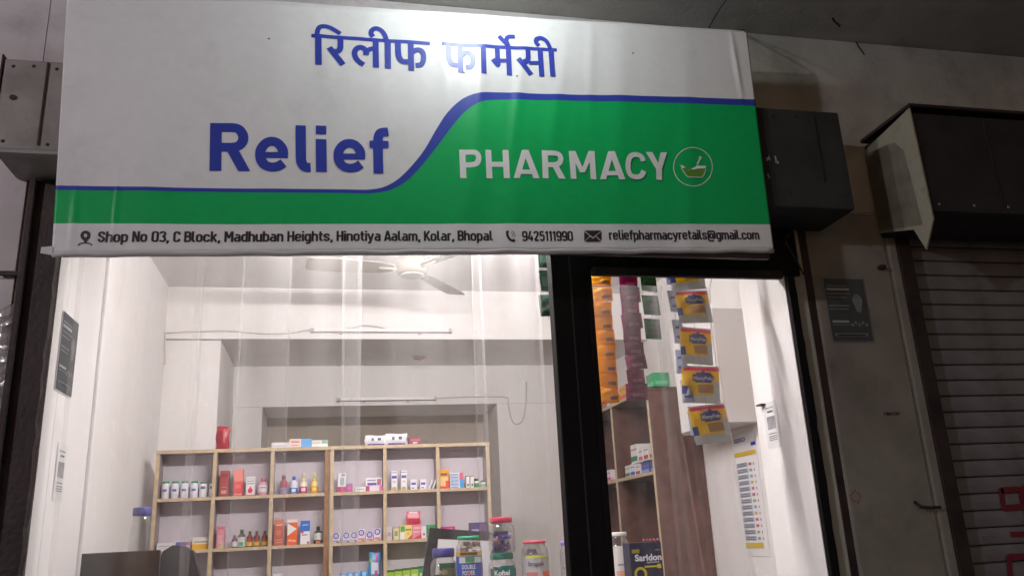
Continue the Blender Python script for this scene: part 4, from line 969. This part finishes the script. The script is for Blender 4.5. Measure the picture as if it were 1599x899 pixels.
carton('green_carton', 667, 680, 822, 843, B3, '28984c', [(0, 1, .6, .68, '185830'), (0, 1, .25, .3, '70c088')], 'green carton half hidden by the black frame')
carton('magenta_flat_carton', 690, 711, 823, 840, B3, 'c83880', [(0, .8, .2, .8, 'e0a0c0')], 'magenta carton behind the black frame', Y=PY+.02)
carton('dark_purple_carton', 734, 761, 815, 836, B3, '4a3c70', [(.1, .5, .3, .5, 'a098c0'), (.55, .95, .4, .8, '68406c')], 'dark purple carton on the lower row behind the jars')
# row three
carton('blue_band_carton', 426, 442, 887, 925, B4, 'dce4ec', [(0, 1, .72, .84, '3a68b8')], 'white carton with blue band on the lowest visible row')
carton('orange_top_carton', 446, 461, 895, 928, B4, 'e09828', [(0, 1, .4, .6, 'f0c060')], 'orange carton on the lowest visible row')
pouch('blue_diaper_pack', 576, 594, 866, 928, B4, '3c9cd0', [(.55, .8, .6, .98, 'c84898'), (.2, .85, .45, .75, 'd8dcec'), (.5, .75, .4, .55, 'd05890'), (.1, .9, .05, .3, '6cc0e8'), (.05, .3, .75, .85, 'a0c860')], 'tall blue pack with pink marks on the lowest row', depth=.05)
for i in range(4):
    pouch('blue_pad_pack', 530+i*11, 541+i*11, 894-i*.6, 926, B4, '3a8cd0', [(.2, .8, .55, .95, '70b8e0')], 'small blue pack on the lowest row, %s from the wood divider' % ORD[i], depth=.03, group='small blue packs')
for i in range(5):
    carton('lime_carton', 604+i*12.5, 616+i*12.5, 893-i*.8, 926, B4, 'a0c838' if i < 4 else '309868', [(0, 1, .9, 1, '385838'), (.15, .85, .3, .7, 'd0e080')], 'lime green carton on the lowest row, %s from the divider' % ORD[i], 'lime green cartons')

# --- goods on the brown rack (seen from the side)
def rack_box(v0, v1, u0, u1, zb, colr, bandc, label, X=1.865, dz=0):
    a = atX(u0, v1, X); b = atX(u1, v1, X); h = (atX(u0, v0, X)-atX(u0, v1, X)).z
    y0, y1 = min(a.y, b.y), max(a.y, b.y)
    o = empty('medicine_carton', (X+.04, (y0+y1)/2, zb), label, 'box', 'cartons on the brown rack')
    box('carton', X, X+.10, y0, y1, zb+.0008, zb+h, pm(colr), o, .0015)
    mesh('printed_band', [(X-.0006, y1, zb+h*.12), (X-.0006, y0, zb+h*.12), (X-.0006, y0, zb+h*.38), (X-.0006, y1, zb+h*.38)], [(0, 1, 2, 3)], pm(bandc), o)
    mesh('printed_line', [(X-.0006, y1, zb+h*.7), (X-.0006, y0, zb+h*.7), (X-.0006, y0, zb+h*.76), (X-.0006, y1, zb+h*.76)], [(0, 1, 2, 3)], pm('b05868'), o)
    mesh('end_print', [(X+.01, y0-.0006, zb+h*.15), (X+.09, y0-.0006, zb+h*.15), (X+.09, y0-.0006, zb+h*.4), (X+.01, y0-.0006, zb+h*.4)], [(0, 1, 2, 3)], pm(bandc), o)
    return o, h
zr = 1.825
for i, (u0, u1, v0, v1, c_, b_, nm) in enumerate(((977, 984, 726, 745, 'dcdcdc', '2c7c58', 'white carton with green band at the front of the rack shelf'), (985, 992, 722, 742, 'd8dce8', '4860b0', 'white and blue carton on the rack shelf'),
        (993, 1000, 722, 740, 'e0dcdc', 'a04060', 'white and red carton on the rack shelf'), (1002, 1014, 718, 735, '3858a0', '88a0d8', 'blue carton at the rack end'))):
    o, h = rack_box(v0, v1, u0, u1, zr, c_, b_, nm)
for u0, u1, v0, v1, b_, nm in ((986, 996, 690, 720, '2c7c58', 'tall white carton with green base on top of the rack cartons'), (998, 1004, 697, 719, 'c05070', 'white carton with pink mark on top of the rack cartons'), (1006, 1013, 695, 718, 'b03848', 'white carton with red base on top of the rack cartons')):
    rack_box(v0, v1, u0, u1, zr+.075, 'e2e0e0', b_, nm)
for i, (v0, v1) in enumerate(((733, 752), (744, 752))):
    rack_box(v0, v1, 949+i*5, 954+i*5, zr, 'e4d8dc', 'd05890', ['pink and white carton beside the black post', 'small pink and white carton nearer the rack divider'][i])
for i, (u0, u1, v0, v1, c_, b_) in enumerate(((939, 946, 622, 640, 'd85848', '58a070'), (948, 954, 617, 637, '48a068', 'e0d0c0'), (968, 978, 598, 622, 'e0a030', 'e05838'))):
    rack_box(v0, v1, u0, u1, RZ, c_, b_, ['red carton on top of the brown rack', 'green carton on top of the brown rack', 'orange carton on top of the brown rack'][i])
rack_box(575, 597, 1009, 1021, RZ, '2c9c68', '60c090', 'bright green carton on top of the brown rack end', X=1.87)

# --- counter with goods
ct = empty('counter', (.4, .72, 0), 'shop counter carrying the jars, just below view', 'counter')
box('counter_top', -.88, 1.55, .5, .98, 1.24, 1.27, COUNTER, ct, .004); box('counter_front', -.86, 1.53, .52, .54, .012, 1.239, LAM, ct)
CZ = 1.271
def jar(name, u0, u1, vtop, zb, Y, lidc, label, content=None, labc=None, text=None, seed=1, lid_h=.022, ztop=None, textc='f0f0f0', lab=(.08, .62), marks=()):
    x0, x1 = span(u0, u1, vtop+30, Y); r_ = (x1-x0)/2; cx = (x0+x1)/2; zt = ztop or atY((u0+u1)/2, vtop, Y).z; h = zt-zb
    o = empty(name, (cx, Y, zb), label, 'jar')
    z_ = lambda f: zb+.001+f*(h-lid_h)
    lathe('jar_body', cx, Y, [(r_*.9, z_(0)), (r_, z_(.05)), (r_, z_(.78)), (r_*.94, z_(.88)), (r_*.78, z_(.94)), (r_*.78, z_(1))], JARPL, o, 26)
    lathe('lid', cx, Y, [(r_*.84, zt-lid_h), (r_*.86, zt-lid_h*.9), (r_*.86, zt-.004), (r_*.80, zt)], pm(lidc, .35), o, 26)
    rnd = random.Random(seed)
    if content:
        V, F = [], []
        for k in range(46):
            c = Vector((cx+rnd.uniform(-.7, .7)*r_*.8, Y+rnd.uniform(-.7, .7)*r_*.8, z_(.04)+rnd.random()*content[1]*(h-lid_h)))
            M = Matrix.Rotation(rnd.uniform(0, 6.3), 3, 'Z') @ Matrix.Rotation(rnd.uniform(-1, 1), 3, 'X'); s = .013
            b = len(V)
            for x, y, z in ((-1.3, 0, -.8), (1.3, 0, -.8), (1.3, 0, .8), (-1.3, 0, .8), (0, -.45, 0), (0, .45, 0)): V.append(c+M @ Vector((x, y, z))*s)
            F += [(b, b+1, b+4), (b+1, b+2, b+4), (b+2, b+3, b+4), (b+3, b, b+4), (b+1, b, b+5), (b+2, b+1, b+5), (b+3, b+2, b+5), (b, b+3, b+5)]
        cols = content[0]
        mesh('wrapped_sweets', V, F, [pm(c_, .3) for c_ in cols], o, [(i//8) % len(cols) for i in range(len(F))])
    def wrap(nm, f0, f1, a0, a1, m_, ex):
        n = 14; V, F = [], []
        for i in range(n+1):
            t = R(a0+(a1-a0)*i/n)
            for f in (f0, f1): V.append((cx+(r_+ex)*math.cos(t), Y+(r_+ex)*math.sin(t), z_(f)))
        for i in range(n): F.append((2*i, 2*i+2, 2*i+3, 2*i+1))
        return mesh(nm, V, F, m_, o, smooth=True)
    if labc: wrap('label', lab[0], lab[1], 185, 355, pm(labc), .0008)
    for k, (f0, f1, a0, a1, c_) in enumerate(marks): wrap('label_print', f0, f1, a0, a1, pm(c_), .0013+.0003*k)
    if text:
        for s, f, cap, wdt in text:
            V, F = text_fit(s, -wdt/2, wdt/2, 0, cap, .025)
            mesh('lettering', [(cx+(r_+.0028)*math.sin(v.x/r_-.2), Y-(r_+.0028)*math.cos(v.x/r_-.2), z_(f)+v.y) for v in V], F, pm(textc), o)
    return o
jar('sweet_jar', 672, 713, 855, CZ, .62, '40407c', 'clear jar with dark blue lid holding dark green sachets', (['2c5c38', '48683c', '305030', '7c7058'], .5), None, [('ENO', .60, .016, .036)], 3, .035, marks=((.10, .86, 245, 325, '2f5a36'), (.56, .74, 255, 318, '6c6a4c')), textc='b8a890')
jar('sweet_jar', 712, 752, 836, CZ, .60, '149468', 'jar with green lid and a blue printed wrapper', (['c8b490', 'd8c8a8', 'b89868'], .9), '2c58b8', [('DOUBLE', .50, .017, .054), ('POWER', .40, .017, .050)], 4, .014, lab=(.02, .72),
    marks=((.715, .79, 190, 350, 'd8b030'), (.73, .78, 220, 300, '584020'), (.60, .70, 215, 325, 'c8ccd8'), (.61, .70, 245, 285, '2c8c50'), (.05, .6, 310, 352, '4a44a4'), (.38, .45, 252, 264, 'c87040')), textc='d8dcec')
z_mid = atY(785, 862, .66).z
jar('sweet_jar', 763, 805, 862, CZ, .66, '20705c', 'white jar with green lid under the purple sweets jar', (['e0dcd8', 'd0ccc8'], .7), 'd8d6d4', [('Koftel', .56, .020, .062)], 5, .026, marks=((.02, .74, 205, 350, '1c6c60'), (.74, .82, 255, 320, '1c6c60')))
jar('sweet_jar', 763, 803, 807, z_mid+.0005, .66, 'b82c48', 'clear jar with red lid full of purple wrapped sweets, on another jar', (['6850a8', '8878b8', '503c90', 'c8b8d0', 'd0a8b0'], .62), None, None, 6, .022)
jar('sweet_jar', 815, 856, 843, CZ, .68, 'c84858', 'grey labelled jar with flat red lid beside the post', (['a8a0a4', 'c0b8bc'], .8), 'b4b2b6', [('Strepsils', .55, .017, .066)], 7, .012, lab=(.0, .76), marks=((.70, .745, 215, 345, 'c8cc40'), (.34, .42, 215, 265, 'c87070'), (.22, .44, 285, 330, 'd86840')), textc='58545c')
jar('sweet_jar', 875, 905, 843, CZ, .74, '8c78c8', 'clear ribbed bottle with violet cap half behind the post', (['d8d4dc'], .5), None, None, 8, .018)
jar('sweet_jar', 203, 237, 792, CZ, .64, '4a4c8c', 'clear jar with blue lid behind the dark monitor', (['5c7c80', '7c8c88', 'b0b0a8'], .22), None, None, 9, .03)
jar('sweet_jar', 951, 982, 830, CZ, .80, 'd8d4d0', 'white plastic jar behind the doorway post', (['d8d0cc'], .6), 'd4cfcb', None, 10, .018, lab=(.0, .8), marks=((.05, .3, 230, 330, 'd89880'), (.4, .44, 240, 320, '908c90')))
# dark printed dispenser box in the doorway
carton('dispenser_box', 986, 1036, 846, 935, CZ, '1c1e38', [('t', 'Saridon', .14, .98, .58, .15, 'd8d8e0', .035), (.06, .3, .76, .85, '8c8830'), (.5, .9, .52, .55, '9898a8'), (.42, .82, .42, .46, 'c0b030'), (.82, .94, .39, .49, 'c0b030'), ('r', .28, .28, .2, 'b8a828'), (.8, .97, .80, .83, '70708c')],
       'dark navy dispenser box with white lettering seen through the doorway', depth=.09, Y=.66, ztop=atY(1010, 846, .66).z)
for k in range(5):
    q = atY(1009+k*5.5, 842, .67); o = lathe('red_tablet_tube', q.x, .70, [(.005, atY(1009, 846, .66).z+.0012), (.006, atY(1009, 846, .66).z+.010), (.003, atY(1009, 846, .66).z+.014)], pm('b05060'), None, 10)
    setp(o, 'small red cap on top of the navy box, %s from the post' % ORD[k], 'cap', 'red caps on the dispenser box')
# monitors and chair
mo = empty('monitor', (-.76, .58, CZ), 'dark flat monitor at the window edge, seen from behind', 'monitor')
q0, q1 = atY(121, 864, .56), atY(250, 858, .56)
box('panel', q0.x, q1.x, .56, .585, 1.30, q0.z, SCREEN, mo, .004); box('stand', -.80, -.74, .57, .60, CZ+.013, 1.34, BLKPL, mo); box('base', -.88, -.66, .52, .66, CZ, CZ+.012, BLKPL, mo, .003)
ch = empty('office_chair', (-.62, 1.05, .012), 'black high-backed chair behind the counter by the shelves', 'chair')
c0 = atY(253, 851, 1.05); c1_ = atY(300, 899, 1.05)
V, F = [], []
prf = [(-.15, 0), (-.16, .2), (-.155, .34), (-.12, .40), (-.06, .425), (.02, .42), (.08, .39), (.125, .30), (.15, .15), (.16, 0)]
prf = [(a*.62, b*.9) for a, b in prf]; cxx = c0.x+.075; zt = c0.z-.383
for y_ in (0, .05):
    for a, b in prf: V.append((cxx+a, 1.05+y_+.03*(b/.4), zt+b))
n = len(prf); F = [tuple(range(n)), tuple(range(2*n-1, n-1, -1))]+[(i, n+i, n+(i+1) % n, (i+1) % n) for i in range(n)]
mesh('backrest', V, F, BLKPL, ch)
box('seat', cxx-.22, cxx+.22, 1.02, 1.44, .46, .53, BLKPL, ch, .02); box('spine', cxx-.03, cxx+.03, 1.09, 1.12, .50, zt+.02, BLKPL, ch)
lathe('column', cxx, 1.23, [(.03, .08), (.03, .46)], BLKPL, ch, 12)
for k in range(5):
    a = R(72*k+10); tube('leg', [(cxx, 1.23, .10), (cxx+.26*math.cos(a), 1.23+.26*math.sin(a), .04)], .018, BLKPL, ch)
fp = empty('framed_panel', (.54, .86, CZ), 'pale panel in a thick black frame leaning behind the jars', 'framed panel')
A = [atY(u, v, .86) for u, v in ((671, 823), (790, 832), (790, 940), (655, 940))]
Bq = [atY(u, v, .86) for u, v in ((684, 841), (790, 845), (790, 940), (677, 940))]
def ql(P, Y): return [(p.x, Y, max(p.z, CZ+.001)) for p in P]
V = ql(A, .858)+ql(A, .885); mesh('frame', V, [(3, 2, 1, 0), (4, 5, 6, 7), (0, 1, 5, 4), (1, 2, 6, 5), (2, 3, 7, 6), (3, 0, 4, 7)], BLKPL, fp)
mesh('pale_panel', ql(Bq, .8565), [(3, 2, 1, 0)], PALEPANEL, fp)

# ================================================================== HANGING SACHET STRIPS
def sachet_mesh(w_, h_, bulge, paint, mats, n=10):
    """one pillow sachet, origin at its top centre, front towards the street"""
    V, F, fm = [], [], []
    for j in range(n+1):
        for i in range(n+1):
            s, t = i/n, j/n
            b = bulge*(max(0, math.sin(math.pi*s))**.6)*(max(0, math.sin(math.pi*t))**.7)*(1+.45*math.sin(9*s+4*t)+.35*math.sin(13*t-5*s))
            V.append(((s-.5)*w_, -b-.0006, -h_*(1-t)))
    m_ = len(V)
    for v in V[:m_]: V.append((v[0], -v[1], v[2]))
    for j in range(n):
        for i in range(n):
            a = j*(n+1)+i; q = (a, a+1, a+n+2, a+n+1); k = paint((i+.5)/n, (j+.5)/n)
            F.append(q); fm.append(k); F.append(tuple(m_+x for x in q[::-1])); fm.append(k)
    me = bpy.data.meshes.new('sachet'); me.from_pydata(V, [], F); me.update()
    for mm in mats: me.materials.append(mm)
    for p, k in zip(me.polygons, fm): p.material_index = k; p.use_smooth = True
    return me
def strip(name, top, bot, count, w_, Y, me, label, cat='sachet strip', text=None, gap=1.0, tw=.25):
    a = atY(*top, Y); b = atY(*bot, Y); st = (b-a)/count
    o = empty(name, a, label, cat)
    for k in range(count):
        s = bpy.data.objects.new('sachet', me); COL.objects.link(s); s.parent = o
        s.location = st*k+Vector((random.uniform(-.002, .002), random.uniform(-.006, .006), 0)); s.rotation_euler = (random.uniform(-.22, .10), random.uniform(-.09, .09), random.uniform(-tw, tw)); s.scale = (random.uniform(.92, 1.05), random.uniform(.7, 1.5), random.uniform(.95, 1.03))
        if text:
            V, F = text_fit(text, -w_*.22, w_*.32, -text_z*1.0, text_h, .03)
            l_ = bpy.data.meshes.new('lettering'); l_.from_pydata([(v.x, -text_y, v.y) for v in V], [], F); l_.materials.append(pm('e0dce8'))
            t_ = bpy.data.objects.new('lettering', l_); COL.objects.link(t_); t_.parent = s
    tube('hanging_thread', [a+Vector((0, .004, .06)), a+Vector((0, .004, 0)), b+Vector((0, .004, 0))], .0012, CORD, o, 5)
    return o
SYY = .19
def gl(c_):
    nm = 'sachet_film_'+c_
    if nm in MATS: return MATS[nm]
    M = mat(nm, c_, .28, .5); t = M.node_tree; b = t.nodes['Principled BSDF']
    tl = t.nodes.new('ShaderNodeBsdfTranslucent'); tl.inputs[0].default_value = lin(c_)+(1,)
    mx = t.nodes.new('ShaderNodeMixShader'); mx.inputs[0].default_value = .62
    t.links.new(b.outputs[0], mx.inputs[1]); t.links.new(tl.outputs[0], mx.inputs[2]); t.links.new(mx.outputs[0], t.nodes['Material Output'].inputs[0])
    return M
me = sachet_mesh(.082, .062, .006, lambda s, t: 2 if (.45 < s < .92 and .18 < t < .38) else (1 if t > .88 or t < .08 else (3 if .5 < t < .8 and .1 < s < .6 else 0)), [gl('ffc634'), gl('f4b430'), gl('a08ca0'), gl('ffcc50')])
strip('orange_sachet_strip', (938, 428), (951, 628), 9, .08, SYY, me, 'hanging strip of orange sachets next to the black post')
me = sachet_mesh(.085, .066, .007, lambda s, t: 2 if (.3 < s < .8 and .2 < t < .36) else (1 if t > .86 else (3 if s > .88 else 0)), [gl('8a2c60'), gl('641e46'), gl('b87c94'), gl('b83460')])
strip('maroon_sachet_strip', (980, 428), (996, 621), 9, .08, SYY+.02, me, 'hanging strip of dark maroon sachets between orange and green ones')
me = sachet_mesh(.074, .094, .006, lambda s, t: 1 if .15 < t < .62 and .1 < s < .9 else (2 if t > .9 else 0), [gl('1c6c30'), gl('5c6c58'), gl('104820')])
strip('green_sachet_strip', (1012, 425), (1022, 534), 3, .07, SYY+.04, me, 'short hanging strip of dark green packets in the doorway')
me2 = sachet_mesh(.078, .094, .005, lambda s, t: 1 if .2 < t < .7 and .12 < s < .88 else 0, [gl('50685c'), gl('7c8c84')])
strip('grey_green_sachet_strip', (851, 385), (857, 499), 3, .07, SYY+.04, me2, 'short hanging strip of grey green packets left of the black post')
def pk(s, t):
    if t < .17: return 4
    t = (t-.17)/.83
    if t > .96 or t < .05: return 4
    if ((s-.56)/.30)**2+((t-.62)/.19)**2 < 1: return 1
    if t > .83: return 2 if s > .05 else 0
    if .42 < s < .80 and .12 < t < .38: return 3
    if s < .14 and t < .35: return 1
    if s > .82 and t < .5: return 4
    return 0
mep = sachet_mesh(.150, .156, .010, pk, [gl('ffde34'), gl('5664ac'), gl('ec5c84'), gl('c0a078'), gl('d8dcdc')], 22)
text_z, text_h, text_y = .060, .016, .0165
strip('diaper_pack_strip', (1069, 398), (1112, 694), 5, .15, SYY, mep, 'hanging strip of yellow packs with blue cloud logos in the doorway', 'pack strip', 'MamyPoko', tw=.16)
mes = sachet_mesh(.05, .10, .006, lambda s, t: 1 if (.2 < s < .8 and (.2 < t < .35 or .6 < t < .75)) else 0, [gl('c8ccdc'), gl('6870a8')])
strip('blue_white_pack_strip', (1042, 410), (1086, 690), 6, .05, SYY+.035, mes, 'hanging strip of pale blue and white packs behind the yellow packs', 'pack strip', tw=.5)
